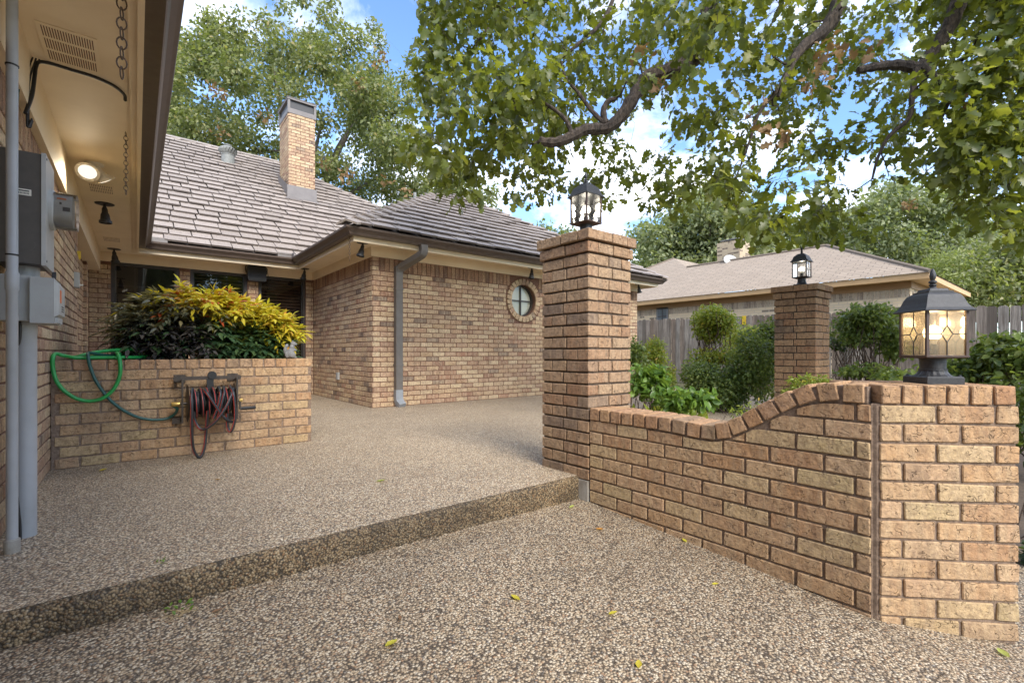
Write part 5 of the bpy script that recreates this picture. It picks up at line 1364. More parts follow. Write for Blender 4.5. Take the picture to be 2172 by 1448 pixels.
dd = atZ(1548, 553, 17.6); b_ = MB(); b_.lathe(dd, [(.001, -.02), (.15, .0), (.24, .06)], 20, Vector((-.6, -.6, .5)).normalized().to_track_quat('Z', 'Y').to_matrix()); put('satellite_dish', b_, 'meter_grey', nh, True)
b_ = MB(); b_.box(NW + .03, NXB - NOV - .03, NY + NOV + .03, NY2, -.5, 2.5); put('house_core', b_, 'room_dark', nh)

# ------------------------------------------------------------------ leaves
def tri_template(verts, faces):
    T = []
    for f in faces:
        for k in range(1, len(f) - 1): T.append((f[0], f[k], f[k + 1]))
    return np.array(verts, float), np.array(T, int)
def blade(stations, fold=.22, droop=.25):
    """stations (t, half width) along the midrib (x); folded along it and drooping"""
    V = []; Fc = []; n = len(stations)
    for t, hw in stations:
        z = -droop * t * t; V += [(t, 0, z), (t, hw, z + fold * hw), (t, -hw, z + fold * hw)]
    for i in range(n - 1):
        a, b = 3 * i, 3 * i + 3
        Fc += [(a, b, b + 1, a + 1), (a + 2, b + 2, b, a)]
    return tri_template(V, Fc)
OAK = blade([(0, .012), (.10, .05), (.17, .17), (.25, .22), (.31, .12), (.40, .15), (.47, .33), (.57, .38), (.64, .24), (.70, .20), (.78, .28), (.90, .24), (1.0, .06)], .30, .30)
LANCE = blade([(0, .01), (.3, .15), (.6, .13), (1.0, .0)], .35, .25)
OVAL = blade([(0, .02), (.3, .26), (.65, .25), (1.0, .0)], .30, .25)
CHIP = blade([(0, .05), (.45, .34), (1.0, .05)], .35, .2)
def leaf_arrays(tmpl, cen, dirs, nrm, size):
    V, T = tmpl; N = len(cen)
    d = dirs / np.linalg.norm(dirs, axis=1, keepdims=True)
    n = nrm - d * np.sum(nrm * d, axis=1, keepdims=True); n /= np.maximum(1e-6, np.linalg.norm(n, axis=1, keepdims=True))
    s_ = np.cross(n, d)
    P = cen[:, None, :] + size[:, None, None] * (V[None, :, 0:1] * d[:, None, :] + V[None, :, 1:2] * s_[:, None, :] + V[None, :, 2:3] * n[:, None, :])
    F_ = T[None] + (np.arange(N) * len(V))[:, None, None]
    return P.reshape(-1, 3), F_.reshape(-1, 3)
def np_mesh(name, P, F_, mats, mi=None, origin=None):
    me = bpy.data.meshes.new(name); nv, nf = len(P), len(F_)
    me.vertices.add(nv); me.loops.add(nf * 3); me.polygons.add(nf)
    me.vertices.foreach_set('co', P.astype(np.float32).ravel()); me.loops.foreach_set('vertex_index', F_.astype(np.int32).ravel())
    me.polygons.foreach_set('loop_start', np.arange(0, nf * 3, 3, dtype=np.int32)); me.polygons.foreach_set('loop_total', np.full(nf, 3, np.int32))
    for m_ in mats: me.materials.append(M[m_])
    if mi is not None: me.polygons.foreach_set('material_index', mi.astype(np.int32))
    me.update(calc_edges=True); return me
def rdir(n): 
    v = rng.normal(size=(n, 3)); return v / np.linalg.norm(v, axis=1, keepdims=True)
def in_poly(p, poly):
    x, y = p; c = False; j = len(poly) - 1
    for i in range(len(poly)):
        if (poly[i][1] > y) != (poly[j][1] > y) and x < (poly[j][0] - poly[i][0]) * (y - poly[i][1]) / (poly[j][1] - poly[i][1]) + poly[i][0]: c = not c
        j = i
    return c
def clump_leaves(cen, rad, n, size, up=.6, shell=.45, flat=.8, out=.8):
    """leaves in a ragged ball: centres, directions, normals, sizes"""
    d = rdir(n); r = rng.random(n) ** shell
    wob = 1 + .35 * np.sin(d[:, 0] * 5 + cen[0] * 3) * np.cos(d[:, 1] * 6 + cen[2] * 2)
    p = np.array(cen) + d * (r * wob)[:, None] * np.array([rad, rad, rad * flat]) if np.isscalar(rad) else np.array(cen) + d * (r * wob)[:, None] * np.array(rad)
    dr = rdir(n) * .9 + d * out + np.array([0, 0, -.25]); nm = rdir(n) * .8 + np.array([0, 0, up]) + d * .5
    return p, dr, nm, size * (0.7 + .6 * rng.random(n))
def crooked(a, b, n=5, amp=.08):
    a, b = Vector(a), Vector(b); L = (b - a).length; out = [a]
    for i in range(1, n): t = i / n; out.append(a.lerp(b, t) + Vector(rng.normal(size=3) * amp * L * math.sin(math.pi * t)))
    return out + [b]
class Twigs:
    """grow a branch net: every clump centre joins the nearest node already grown"""
    def __init__(s): s.mb = MB(); s.nodes = []; s.rad = []
    def limb(s, pts, r0, r1, n=7, seg=6):
        P = smooth_path(pts, seg); R = [r0 + (r1 - r0) * i / (len(P) - 1) for i in range(len(P))]
        R = [r * (1 + .10 * math.sin(i * 1.9) + random.uniform(-.05, .05)) for i, r in enumerate(R)]
        s.mb.tube(P, R, n); s.nodes += [tuple(p) for p in P]; s.rad += R
    def join(s, cens, r=.012, k=.6, n=5, amp=.10, maxn=6):
        cens = list(cens)
        A = np.array(s.nodes); cens.sort(key=lambda c: np.min(np.sum((A - np.array(c)) ** 2, axis=1)))
        for c in cens:
            A = np.array(s.nodes); i = int(np.argmin(np.sum((A - np.array(c)) ** 2, axis=1))); a = Vector(s.nodes[i]); L = (Vector(c) - a).length
            r0 = min(s.rad[i] * k, r * (1 + L * .8)); P = crooked(a, c, 4, amp); R = [r0 + (max(.3 * r0, .0025) - r0) * j / 4 for j in range(5)]
            s.mb.tube(P, R, n, False); s.nodes += [tuple(p) for p in P[1:]]; s.rad += R[1:]

def big_tree(name, label, base, trunk_r, fork_z, cens, rads, per, size, leafmat, bark, group=None, tm=CHIP, flat=.8, dry=None, shell=.45):
    mc_ = sum((Vector(c) for c in cens), Vector()) / len(cens); base = (mc_.x, mc_.y, -.5); fork_z = max(1.0, min(fork_z, min(c[2] for c in cens) + .5))
    t = thing(name, label, 'tree', base, 0, group)
    tw = Twigs(); b0 = Vector(base); top_ = b0 + Vector((0, 0, fork_z))
    tw.limb([b0 - Vector((0, 0, .3)), b0 + Vector((.05, .02, fork_z * .5)), top_], trunk_r, trunk_r * .8, 10)
    order = rng.permutation(len(cens))[:7]
    for i in order:
        c = Vector(cens[i]); mid = top_.lerp(c, .5) + Vector((0, 0, .12 * (c - top_).length)); tw.limb([top_ - Vector((0, 0, .2)), mid, c], trunk_r * .42, trunk_r * .08, 7)
    tw.join([c for c in cens], r=trunk_r * .16, k=.7)
    put('trunk', tw.mb, bark, t, True)
    arr = [clump_leaves(c, r_, int(per * (r_ ** 2 if np.isscalar(r_) else 1)), size, flat=flat, shell=shell) for c, r_ in zip(cens, rads)]
    P, F_ = leaf_arrays(tm, *[np.concatenate([a[i] for a in arr]) for i in range(4)])
    put('crown', np_mesh('crown', P, F_, [leafmat]), None, t, kind='stuff')
    if dry:
        arr = [clump_leaves(c, .26, 18, size, up=.1) for c in dry]
        P, F_ = leaf_arrays(tm, *[np.concatenate([a[i] for a in arr]) for i in range(4)]); put('dry_leaves', np_mesh('dry_leaves', P, F_, ['leaf_oak_dry']), None, t, kind='stuff')
    return t
def sample_crown(poly, Z0, Z1, n, rmin, rmax, mind=.6):
    xs_ = [p[0] for p in poly]; ys_ = [p[1] for p in poly]; C_, R_ = [], []; tries = 0
    while len(C_) < n and tries < 20000:
        tries += 1; px, py = random.uniform(min(xs_), max(xs_)), random.uniform(min(ys_), max(ys_))
        if not in_poly((px, py), poly): continue
        p = atZ(px, py, random.uniform(Z0, Z1)); r_ = random.uniform(rmin, rmax)
        if any((p - q).length < mind * (r_ + r2) * .5 for q, r2 in zip(C_, R_)): continue
        C_.append(p); R_.append(r_)
    return C_, R_
# live oak behind the house
poly = [(330, 90), (400, 60), (470, 70), (560, 60), (600, 20), (640, 10), (700, 70), (740, 60), (790, 110), (820, 130), (850, 200), (870, 260), (885, 340), (960, 350), (1010, 390), (1020, 470), (800, 480), (300, 420)]
cc, rr = sample_crown(poly, 17.5, 23.5, 120, .65, 1.35, .85)
top_sprigs = [atZ(px, py, random.uniform(18, 21)) for px, py in ((440, 40), (442, 55), (400, 90), (560, 40), (575, 65), (640, -5), (600, 10), (700, 10), (690, 35), (720, 55), (790, 60), (760, 80), (805, 90), (860, 170), (880, 130), (880, 210), (980, 360), (1040, 410), (890, 300))]
cc += top_sprigs; rr += [.45] * len(top_sprigs)
dry = [atZ(px, py, 17.4) for px, py in ((455, 200), (450, 182), (470, 195), (562, 248), (735, 378), (738, 365), (810, 120), (800, 135), (865, 405), (760, 180), (820, 385), (690, 345), (466, 280))]
big_tree('oak_tree', 'broad leafy oak rising behind the shake tile roof and chimney', (3.2, 19.5, -.5), .45, 5.2, cc, rr, 640, .15, 'leaf_far', 'bark_far', dry=dry, shell=.55)
# trees behind the neighbour's house
poly = [(1350, 560), (1375, 500), (1400, 480), (1425, 450), (1450, 425), (1500, 412), (1540, 430), (1580, 445), (1640, 475), (1670, 510), (1680, 570), (1400, 600)]
cc, rr = sample_crown(poly, 27, 32, 60, .9, 1.6, .75)
big_tree('oak_tree', 'rounded oak with open limbs above the shingle roof chimney', (22.5, 18.0, -.5), .4, 4.0, cc, rr, 270, .24, 'leaf_far2', 'bark_far', 'trees beyond the neighbour house')
poly = [(1650, 540), (1700, 480), (1770, 460), (1820, 470), (1850, 540), (1800, 580), (1680, 575)]
cc, rr = sample_crown(poly, 30, 34, 32, .9, 1.5, .75)
big_tree('oak_tree', 'low dark oak filling the gap above the shingle ridge', (29, 12.0, -.5), .35, 3.0, cc, rr, 240, .26, 'leaf_far', 'bark_far', 'trees beyond the neighbour house')
poly = [(1790, 560), (1810, 480), (1850, 440), (1890, 405), (1930, 410), (1990, 400), (2030, 430), (2080, 470), (2110, 520), (2110, 600), (1980, 620)]
cc, rr = sample_crown(poly, 25, 30, 70, .8, 1.5, .72)
cc += [atZ(px, py, 26) for px, py in ((1905, 388), (1925, 395), (1965, 405), (1990, 395), (1860, 430), (1830, 455), (2060, 440))]; rr += [.45] * 7
big_tree('oak_tree', 'tall grey green oak beyond the end of the shingle roof', (27.5, 1.0, -.5), .4, 4.0, cc, rr, 270, .22, 'leaf_far2', 'bark_far', 'trees beyond the neighbour house', dry=[atZ(1925, 435, 24.5), atZ(1935, 432, 24.5)])
poly = [(2040, 640), (2060, 560), (2110, 530), (2172, 520), (2330, 510), (2330, 660)]
cc, rr = sample_crown(poly, 20, 24, 45, .8, 1.4, .72)
big_tree('oak_tree', 'dense green tree standing past the corner of the shingle roofed house', (23.0, -6.0, -.5), .35, 2.5, cc, rr, 330, .19, 'leaf_far', 'bark_far', 'trees beyond the neighbour house')
poly = [(1940, 610), (1960, 560), (2000, 530), (2040, 550), (2070, 600), (2080, 650), (1980, 640)]
cc, rr = sample_crown(poly, 19.5, 21.5, 22, .5, .9, .7)
big_tree('crepe_myrtle', 'feathery pale lime tree in front of the grey green oak', (19.7, 1.2, -.5), .15, 1.2, cc, rr, 700, .17, 'leaf_willow', 'bark_far', 'trees beyond the neighbour house', tm=LANCE)
poly = [(1130, 490), (1180, 478), (1230, 490), (1260, 520), (1140, 520)]
cc, rr = sample_crown(poly, 36, 38, 8, .8, 1.2, .6)
big_tree('oak_tree', 'distant tree top showing past the right hip of the wing roof', (17.0, 33.0, -.5), .3, 5.0, cc, rr, 200, .28, 'leaf_far2', 'bark_far')

# ------------------------------------------------------------------ the oak overhanging the courtyard
ot = thing('overhanging_oak', 'post oak with dark limbs and lobed leaves hanging over the courtyard', 'tree', (6.9, -2.2, -.45))
tw = Twigs(); fork = Vector((6.75, -1.9, 3.3))
tw.limb([(6.9, -2.2, -.8), (6.85, -2.1, 1.2), (6.75, -1.95, 2.4), fork], .24, .19, 12)
def br(pts, r0, r1, Z0, Z1, lead=None):
    n = len(pts); P = [atZ(px, py, Z0 + (Z1 - Z0) * i / (n - 1)) for i, (px, py) in enumerate(pts)]
    tw.limb(([Vector(q) for q in lead] if lead else []) + P, r0, r1, 8); return P
tw.limb([fork, (6.2, -.3, 5.0), (5.7, 1.1, 5.6), atZ(1515, -70, 4.9)], .15, .095, 10)
br([(1515, -70), (1508, 0), (1497, 60), (1490, 105), (1452, 138), (1400, 156), (1368, 168), (1345, 205), (1315, 250), (1285, 272), (1242, 275), (1212, 290), (1178, 302), (1140, 300)], .092, .042, 4.9, 4.5)
br([(1284, 262), (1280, 235), (1290, 215), (1305, 210)], .034, .02, 4.6, 4.6)
br([(1282, 262), (1255, 235), (1225, 195), (1200, 165), (1190, 130)], .026, .009, 4.6, 4.7)
br([(1215, 290), (1200, 255), (1165, 225), (1130, 212), (1090, 215)], .026, .009, 4.55, 4.5)
tw.limb([fork, (6.6, -.6, 4.6), (6.3, .4, 5.0), atZ(1790, -60, 4.6)], .13, .088, 10)
br([(1790, -60), (1781, 0), (1755, 58), (1705, 98), (1684, 125), (1668, 160), (1650, 205)], .085, .016, 4.6, 4.4)
br([(1675, 140), (1650, 190), (1610, 240), (1590, 300), (1560, 380)], .025, .008, 4.7, 4.6)
tw.limb([fork, (6.55, -.9, 4.1), (6.0, -.2, 4.4), atZ(2050, -50, 4.3)], .12, .074, 10)
br([(2050, -50), (2035, 0), (2012, 60), (1978, 108), (1950, 142), (1905, 138), (1858, 142), (1820, 150)], .072, .034, 4.3, 4.4)
br([(1955, 140), (1985, 165), (2018, 192), (2008, 225), (1990, 265)], .036, .012, 4.3, 4.3)
br([(1945, 145), (1935, 200), (1928, 250), (1885, 290), (1862, 335), (1850, 380)], .028, .009, 4.3, 4.3)
br([(2130, -60), (2118, 0), (2122, 70), (2102, 100), (2050, 120), (2005, 165), (1985, 210)], .04, .010, 4.3, 4.4, [fork, (6.4, -1.1, 3.9)])
br([(1320, -60), (1300, 0), (1275, 50), (1225, 95), (1170, 142), (1130, 190)], .035, .009, 5.5, 5.0, [atZ(1490, -120, 5.4)])
br([(1460, -60), (1440, 0), (1412, 48), (1382, 98)], .03, .008, 5.6, 5.5, [atZ(1500, -110, 5.4)])
br([(1250, -80), (1150, -20), (1060, 40), (1000, 110), (960, 200), (935, 290)], .035, .008, 5.4, 5.0, [atZ(1400, -120, 5.5)])
br([(2300, -20), (2240, 60), (2190, 140), (2150, 240), (2120, 330)], .04, .010, 3.9, 3.9, [fork, (6.5, -1.5, 3.6)])
can = [(895, -140), (905, 60), (893, 160), (872, 250), (868, 310), (895, 352), (930, 385), (955, 428), (985, 415), (1000, 370), (1040, 352), (1062, 352), (1075, 400), (1112, 425), (1142, 465), (1160, 440), (1160, 400), (1200, 388), (1215, 400), (1280, 440), (1325, 428), (1345, 402), (1390, 440), (1425, 452), (1470, 415), (1520, 405), (1560, 455), (1600, 492), (1650, 512), (1700, 525), (1760, 502), (1840, 500), (1840, 445), (1790, 405), (1775, 335), (1830, 305), (1868, 372), (1900, 382), (1945, 372), (1985, 330), (1990, 372), (2040, 420), (2072, 470), (2130, 500), (2172, 508), (2420, 520), (2420, -140)]
holes = [(1350, 290, 55), (1500, 190, 40), (1010, 290, 28), (1640, 300, 45), (1760, 250, 50), (1840, 240, 45), (1420, 330, 45), (1480, 300, 35), (1060, 120, 22), (1330, 60, 30), (1560, 120, 35), (1680, 40, 30), (1960, 290, 35), (1090, 330, 25), (1230, 350, 30), (1900, 60, 40), (1400, 230, 40), (1700, 420, 40), (1600, 360, 30), (1180, 60, 20)]
cl = []
tries = 0
while len(cl) < 1500 and tries < 40000:
    tries += 1; px, py = random.uniform(860, 2400), random.uniform(-140, 525)
    if not in_poly((px, py), can): continue
    if any((px - hx) ** 2 + (py - hy) ** 2 < hr_ * hr_ for hx, hy, hr_ in holes) and random.random() < .88: continue
    dens = 1.0 if px < 1180 or px > 1980 else .62
    if random.random() > dens: continue
    zb = 5.25 + .5 * math.sin(px * .011) + .4 * math.cos(py * .014 + px * .006) - (.7 if px > 1980 else 0)
    Z = max(3.75, random.gauss(zb, .45)); cl.append(atZ(px, py, Z))
tw.join(cl, r=.011, k=.55, amp=.09)
trunk = put('trunk', tw.mb, 'bark', ot, True)
pa, da, na, sa = [], [], [], []
for c in cl:
    n = random.randint(8, 15); d = rdir(n); r = rng.random(n) ** .6 * .16
    p = np.array(c) + d * r[:, None] * np.array([1, 1, .8]); dr = d * .9 + rdir(n) * .6 + np.array([0, 0, -.55]); nm = rdir(n) * .75 + np.array([0, 0, .7])
    pa.append(p); da.append(dr); na.append(nm); sa.append(.108 * (.65 + .6 * rng.random(n)))
pa, da, na, sa = map(np.concatenate, (pa, da, na, sa))
fr_ = np.array([(lambda v: (1e9 if v is None or not (-5 < v[0] < 2180 and -5 < v[1] < 1400) else v[2] / s_))(view(p)) for p, s_ in zip(pa, sa)])
order = np.argsort(fr_); near, rest = order[:300], order[300:]
crn_i = rest
P, F_ = leaf_arrays(OAK, pa[rest], da[rest], na[rest], sa[rest])
crown = put('crown', np_mesh('crown', P, F_, ['leaf_oak']), None, ot, kind='stuff')
for i in near:
    P, F_ = leaf_arrays(OAK, np.zeros((1, 3)), da[i:i + 1], na[i:i + 1], sa[i:i + 1])
    o = put('leaf', np_mesh('leaf', P, F_, ['leaf_oak']), None, crown); o.location = tuple(pa[i])
dl = [atZ(px, py, 4.4) for px, py in ((1745, 115), (1780, 118), (1765, 90), (1725, 160), (1735, 175), (1655, 290), (1650, 305), (1640, 280), (1610, 235), (1400, 190), (1370, 115), (2065, 175), (2075, 210), (1860, 100))]
arr = [clump_leaves(c, .09, 7, .10, up=.2) for c in dl]
P, F_ = leaf_arrays(OAK, *[np.concatenate([a[i] for a in arr]) for i in range(4)]); put('dry_leaves', np_mesh('dry_leaves', P, F_, ['leaf_oak_dry']), None, ot, kind='stuff')

# ------------------------------------------------------------------ shrubs
def shrub(name, label, cat, base, clumps, leaf, size, tm, stems=8, stem_r=.008, per=None, spread=.25, up=.6, group=None, shell=.4, mats=None):
    """clumps: (centre, (rx, ry, rz), n)"""
    t = thing(name, label, cat, base, 0, group); b0 = Vector(base); sm = MB()
    cents = [Vector(c[0]) for c in clumps]
    for k in range(stems):
        c = cents[k % len(cents)] + Vector(rng.normal(size=3) * np.array(clumps[k % len(cents)][1]) * .45); a = b0 + Vector((random.uniform(-1, 1) * spread, random.uniform(-1, 1) * spread, -.05))
        P = crooked(a, c, 4, .06); sm.tube(P, [stem_r * (1 - .16 * j) for j in range(5)], 5, False)
    put('stem', sm, 'stem', t, True)
    arr = [clump_leaves(c, np.array(r_), n, size, up=up, shell=shell) for c, r_, n in clumps]
    P, F_ = leaf_arrays(tm, *[np.concatenate([a[i] for a in arr]) for i in range(4)])
    me = np_mesh('foliage', P, F_, [leaf]); me.transform(Matrix.Translation(-b0))
    o = put('foliage', me, None, t, local=True, kind='stuff'); return t
def lumps(cen, rad, k, n, sub=.55):
    """break one mass into k uneven sub-clumps"""
    out = []; c = Vector(cen)
    for i in range(k):
        d = rdir(1)[0]; p = c + Vector(d * np.array(rad) * random.uniform(.45, .8)); s_ = random.uniform(sub * .75, sub * 1.2)
        out.append((p, tuple(np.array(rad) * s_), int(n / k)))
    out.append((c, tuple(np.array(rad) * .75), int(n / k))); return out
GZ = -.05
# broad leaved shrub just behind the low wall
def Zl(px, py, Z, rx, rz, k, n, sub=.5): return lumps(atZ(px, py, Z), (rx, rx, rz), k, n, sub)
c = atZ(1400, 850, 4.3)
shrub('leafy_shrub', 'bright green broad leaved shrub just behind the low wall', 'shrub', (c.x, c.y, GZ), Zl(1385, 810, 4.4, .20, .16, 7, 520) + Zl(1425, 850, 4.2, .20, .12, 5, 320) + Zl(1480, 850, 4.1, .14, .10, 5, 200), 'leaf_bright', .075, OVAL, 14, .006)
c = atZ(1390, 770, 6.2); shrub('nandina_shrub', 'lime and gold shrub beside the tall pillar', 'shrub', (c.x, c.y, GZ), Zl(1390, 755, 6.2, .19, .24, 8, 1500) + Zl(1405, 800, 6.2, .16, .24, 5, 700), 'leaf_lime', .05, LANCE, 12, .007)
c2 = atZ(1362, 790, 5.9); shrub('clipped_shrub', 'small dark green shrub at the foot of the lime shrub', 'shrub', (c2.x, c2.y, GZ), Zl(1358, 775, 5.9, .16, .30, 6, 900), 'leaf_shrub', .05, OVAL, 8, .007)
c = atZ(1512, 690, 8.2)
shrub('round_shrub', 'tall round topped shrub on bare upright stems before the board fence', 'shrub', (c.x, c.y, GZ), Zl(1512, 688, 8.2, .44, .30, 14, 4200) + Zl(1512, 672, 8.0, .38, .22, 8, 1500) + Zl(1515, 755, 8.0, .42, .18, 8, 1100), 'leaf_lime', .052, OVAL, 44, .011, spread=.34)
c = atZ(1545, 800, 6.6)
shrub('clipped_hedge', 'rounded clipped hedge sweeping up to the far gate pillar', 'hedge', (c.x, c.y, GZ), Zl(1480, 815, 6.6, .40, .38, 12, 4600) + Zl(1535, 808, 6.4, .36, .40, 10, 3600) + Zl(1595, 780, 6.3, .38, .52, 12, 5200) + Zl(1640, 745, 6.5, .28, .46, 9, 3200), 'leaf_shrub', .042, OVAL, 26, .008, spread=.5, shell=.3)
c = atZ(1600, 705, 8.6)
shrub('clipped_hedge', 'flat topped sunlit hedge behind the rounded clipped hedge', 'hedge', (c.x, c.y, GZ), Zl(1570, 715, 8.9, .42, .22, 7, 1500) + Zl(1625, 710, 8.9, .50, .22, 7, 1900), 'leaf_lime', .046, OVAL, 12, .008, spread=.3)
c = atZ(1840, 700, 6.3)
shrub('tall_shrub', 'dark twiggy shrub between the far gate pillar and the amber lantern', 'shrub', (c.x, c.y, -.2), Zl(1840, 692, 6.3, .40, .28, 12, 2800) + Zl(1895, 725, 6.3, .24, .28, 5, 700) + Zl(1850, 785, 6.2, .36, .12, 6, 600), 'leaf_shrub', .06, OVAL, 34, .011, spread=.22)
c = atZ(1785, 725, 7.2)
shrub('twiggy_shrub', 'thin bare twigged shrub beside the far gate pillar', 'shrub', (c.x, c.y, -.1), Zl(1785, 722, 7.2, .28, .12, 6, 420), 'leaf_dark', .055, OVAL, 30, .008, spread=.3)
c = atZ(1705, 818, 4.3)
shrub('fern_shrub', 'low feathery lime plant in front of the far gate pillar', 'shrub', (c.x, c.y, -.15), Zl(1690, 825, 4.3, .13, .07, 6, 420) + Zl(1700, 805, 4.3, .10, .05, 3, 160) + Zl(1740, 808, 4.4, .09, .05, 3, 160), 'leaf_lime', .038, LANCE, 10, .004)
c = atZ(2140, 780, 4.4)
shrub('privet_hedge', 'dense dark privet hedge behind the end of the low wall', 'hedge', (c.x, c.y, -.35), Zl(2120, 755, 4.8, .36, .20, 9, 1500) + Zl(2190, 760, 4.5, .40, .24, 9, 1500) + Zl(2200, 860, 4.2, .42, .4, 8, 1400) + Zl(2040, 790, 5.0, .34, .18, 6, 900) + Zl(1930, 805, 5.1, .30, .14, 5, 600), 'leaf_shrub', .072, OVAL, 20, .008, spread=.5)
c = atZ(2225, 1000, 2.75)
shrub('liriope_clump', 'dark leafy undergrowth against the end of the angled pier', 'shrub', (c.x, c.y, -.38), Zl(2235, 960, 2.8, .14, .3, 6, 500) + Zl(2205, 1180, 2.45, .08, .16, 4, 150), 'leaf_dark', .06, OVAL, 10, .005)
# low seedlings by the path behind the wall
for k, (px, py) in enumerate(((1560, 872), (1585, 866), (1620, 862))):
    c = atZ(px, py, 3.9)
    shrub('seedling', ('reddish seedling on the gravel path where the low wall dips lowest', 'reddish seedling on the gravel path in front of the rounded hedge', 'reddish seedling on the gravel path nearest the far gate pillar')[k], 'plant', (c.x, c.y, .0), [(c, (.06, .06, .04), 40)], 'leaf_lime', .035, LANCE, 4, .002, group='seedlings on the gravel path')
# grass tuft
def grass(name, label, c, n, h, rad, mat):
    P, F_ = leaf_arrays(LANCE, np.array(c) + np.c_[rng.normal(size=(n, 2)) * rad, np.zeros(n)], np.c_[rng.normal(size=(n, 2)) * .4, np.ones(n)], rdir(n), h * (.6 + .6 * rng.random(n)))
    o = put(name, np_mesh(name, P, F_, [mat]), None); o['label'] = label; o['category'] = 'grass'; return o
c = atZ(1428, 830, 5.6); grass('grass_tuft', 'tuft of bright grass between the shrubs behind the low wall', (c.x, c.y, GZ), 420, .22, .12, 'leaf_lime')
# nandina in the planter: compound leaves on upright canes
nb = thing('heavenly_bamboo', 'large nandina bush with gold and red tips growing in the brick planter', 'bush', (.55, 5.15, .62))
sm = MB(); b0 = Vector((.55, 5.15, .62))
cl = []
def env(u):   # height of the dome along the planter, u in 0..1
    return .20 + .38 * math.sin(math.pi * min(1, max(0, .12 + .80 * u))) ** .6 - .06 * u
for k in range(560):
    u = random.random(); x = -.04 + 1.16 * u + random.gauss(0, .03); y = 4.72 + random.random() * .95
    hmax = .68 + env(u) * (1 - .18 * abs(y - 5.2)); z = .72 + (hmax - .62) * random.random() ** .55
    if random.random() < .06: z = hmax + random.uniform(.02, .12)      # loose shoots above the dome
    cl.append(Vector((x, y, z)))
for k in range(110):
    cl.append(Vector((.02 + 1.08 * random.random(), random.uniform(4.74, 4.95), random.uniform(.74, 1.0))))
for k in range(40):
    c = random.choice(cl); a = Vector((c.x * .8 + .1, 5.0 + random.uniform(-.2, .3), .60)); sm.tube(crooked(a, c, 4, .04), [.006, .005, .0045, .004, .003], 5, False)
put('cane', sm, 'stem', nb, True)
pa, da, na, sa, ci = [], [], [], [], []
for c in cl:
    out = Vector((c.x - .58, (c.y - 5.25) * 1.2, .25)).normalized()
    for s_ in range(random.randint(2, 4)):                     # sprays of leaflets
        d = (out + Vector(rdir(1)[0]) * .75 + Vector((0, 0, -.05))).normalized(); L = random.uniform(.10, .19)
        side = d.cross(Vector((0, 0, 1))).normalized()
        for j in range(5):
            t_ = (j + .6) / 5; p = c + d * L * t_ - Vector((0, 0, .10 * L * t_ * t_ * 4))
            for sg_ in (-1, 1) if j < 4 else (0,):
                dd_ = (d * .8 + side * sg_ * .9 + Vector((0, 0, -.25))).normalized(); pa.append(tuple(p)); da.append(tuple(dd_)); na.append((random.gauss(0, .35), random.gauss(0, .35), 1)); sa.append(random.uniform(.06, .098))
                hrel = (c.z - .72) / max(.05, .68 + env((c.x + .04) / 1.16) - .72); r_ = random.random()
                tip = hrel + random.gauss(0, .07) + .18 * max(0, (c.x - .45)) + .15 * max(0, (4.95 - c.y) * 0)
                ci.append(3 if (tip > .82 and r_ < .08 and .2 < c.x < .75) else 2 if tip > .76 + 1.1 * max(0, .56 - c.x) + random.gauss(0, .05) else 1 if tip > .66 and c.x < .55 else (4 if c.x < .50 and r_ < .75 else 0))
M['nan_green'] = leaf_mat('nandina_green', [(0, (.025, .06, .03)), (.5, (.045, .095, .045)), (1, (.08, .13, .05))], .22, .28)
M['nan_olive'] = leaf_mat('nandina_olive', [(0, (.09, .10, .07)), (.5, (.16, .165, .11)), (.85, (.22, .21, .11)), (1, (.27, .20, .09))], .25, .32, (.3, .25, .10))
M['nan_gold'] = leaf_mat('nandina_gold', [(0, (.50, .38, .03)), (.5, (.58, .50, .04)), (.85, (.42, .46, .05)), (1, (.6, .25, .05))], .35, .4, (.6, .45, .03))
M['nan_red'] = leaf_mat('nandina_red', [(0, (.50, .07, .03)), (1, (.55, .15, .05))], .3, .4, (.6, .1, .03))
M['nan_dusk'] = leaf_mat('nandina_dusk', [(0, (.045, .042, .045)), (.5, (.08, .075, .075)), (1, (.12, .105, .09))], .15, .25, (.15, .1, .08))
P, F_ = leaf_arrays(LANCE, *map(np.array, (pa, da, na, sa))); mi = np.repeat(np.array(ci), len(LANCE[1]))
put('foliage', np_mesh('foliage', P, F_, ['nan_green', 'nan_olive', 'nan_gold', 'nan_red', 'nan_dusk'], mi), None, nb, kind='stuff')

# ------------------------------------------------------------------ fallen leaves and weeds on the pebbles
def ground_at(px, py):
    p = atz(px, py, 0.0)
    if p.y > STEP_Y + .02: return p
    z = -.2
    for _ in range(12): p = atz(px, py, z); z = walk_z(p.x, p.y)
    return p
def fallen(px, py, mat, size, label, rot):
    p = ground_at(px, py); V, T = blade([(0, .012), (.18, .13), (.45, .24), (.75, .17), (1.0, .0)], .5, .0)
    V = V.copy(); V[:, 2] += .18 * (V[:, 0] - .5) ** 2 * 2; V[:, 0] -= .5
    me = np_mesh('fallen_leaf', V * size, T, [mat]); o = put('fallen_leaf', me, None); o.location = (p.x, p.y, p.z + .004 - V[:, 2].min() * size); o.rotation_euler = (random.uniform(-.15, .15), random.uniform(-.15, .15), rot)
    tag(o, label, 'leaf', None if 'yellow fallen leaf lying on the lower' not in label else 'yellow leaves fallen on the lower walkway'); return o
YL = 'yellow fallen leaf lying on the lower pebble walkway'
for k, (px, py, s_) in enumerate(((830, 1368, .058), (1093, 1270, .05), (1300, 1303, .045), (1452, 1148, .04), (1517, 1240, .03), (1355, 1412, .045))): fallen(px, py, 'leaf_yellow', s_, YL, k * 1.3 + .4)
fallen(2128, 1388, 'leaf_pale', .06, 'greenish yellow fallen leaf at the foot of the angled pier', .6)
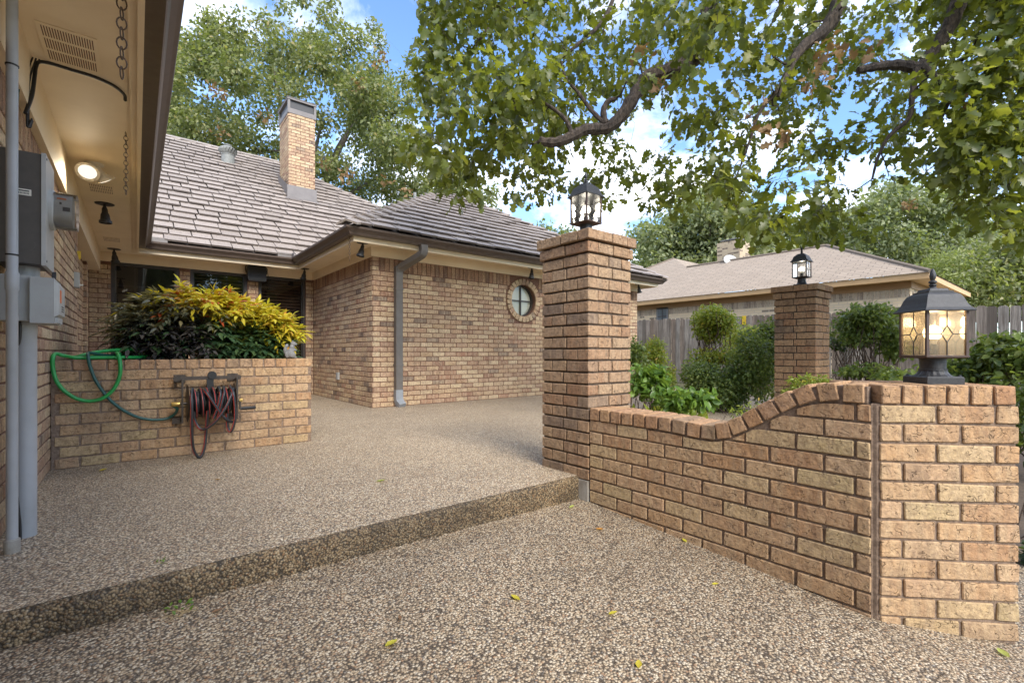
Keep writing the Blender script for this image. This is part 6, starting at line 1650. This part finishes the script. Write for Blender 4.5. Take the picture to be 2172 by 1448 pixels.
fallen(1272, 1124, 'leaf_orange', .05, 'orange fallen leaf on the lower walkway near the tall pillar', -.5)
fallen(1213, 1076, 'leaf_pale', .05, 'pale green fallen leaf below the concrete footing of the tall pillar', .2)
fallen(808, 1021, 'leaf_pale', .06, 'pale green fallen leaf on the upper patio', -.3)
fallen(219, 998, 'leaf_yellow', .06, 'yellow fallen leaf on the upper patio at the foot of the planter', .9)
fallen(462, 1018, 'leaf_orange', .04, 'small orange fallen leaf on the upper patio below the hose reel', .3)
fallen(460, 1298, 'leaf_brown', .04, 'small brown fallen leaf on the lower walkway by the step', .3)
fallen(848, 1312, 'leaf_brown', .03, 'curled brown leaf scrap in the middle of the lower walkway', 1.3)
def weed(px, py, label, n, h, mat):
    p = ground_at(px, py); P, F_ = leaf_arrays(OVAL, np.array(p) + np.c_[rng.normal(size=(n, 2)) * h * .8, rng.random(n) * h * .4], np.c_[rng.normal(size=(n, 2)), .4 + rng.random(n)], np.c_[rng.normal(size=(n, 2)) * .5, np.ones(n)], h * (.5 + .5 * rng.random(n)))
    o = put('weed', np_mesh('weed', P, F_, [mat]), None); tag(o, label, 'weed')
weed(385, 1290, 'small green weed sprouting at the foot of the step', 16, .022, 'leaf_bright')
weed(345, 1192, 'tiny green weed growing on the upper patio near the step', 12, .014, 'leaf_bright')
weed(1168, 990, 'little green weed at the base of the tall pillar', 10, .022, 'leaf_bright')
p = ground_at(392, 1300); dg_ = MB()
for k in range(26):
    a = Vector((p.x + random.gauss(0, .02), p.y + random.gauss(0, .012), p.z + .004)); b = a + Vector((random.gauss(0, .025), random.gauss(0, .02), random.uniform(.0, .014))); dg_.tube([a, (a + b) / 2 + Vector((0, 0, .004)), b], .0008, 4)
M['straw'] = flat_mat('straw', (.42, .32, .17), (.34, .25, .13), .8)
tag(put('straw_tuft', dg_, 'straw'), 'little tangle of dry straw beside the weed at the step', 'straw')

# trees across the drive; the window panes mirror them
for k, (src, x, y, lb) in enumerate((('oak_tree.001', 1.5, -34.0, 'oak across the drive, mirrored in the middle window panes'), ('oak_tree.003', 12.5, -36.0, 'oak across the drive, mirrored in the round window'), ('oak_tree.001', -9.0, -33.0, 'oak across the drive, mirrored at the left window edge'))):
    so_ = C.objects[src]; t2 = copy_tree(so_); t2.location = (x, y, -.5); t2.rotation_euler = (0, 0, 1.1 * k + .5); t2['label'] = lb; t2['group'] = 'trees across the drive'
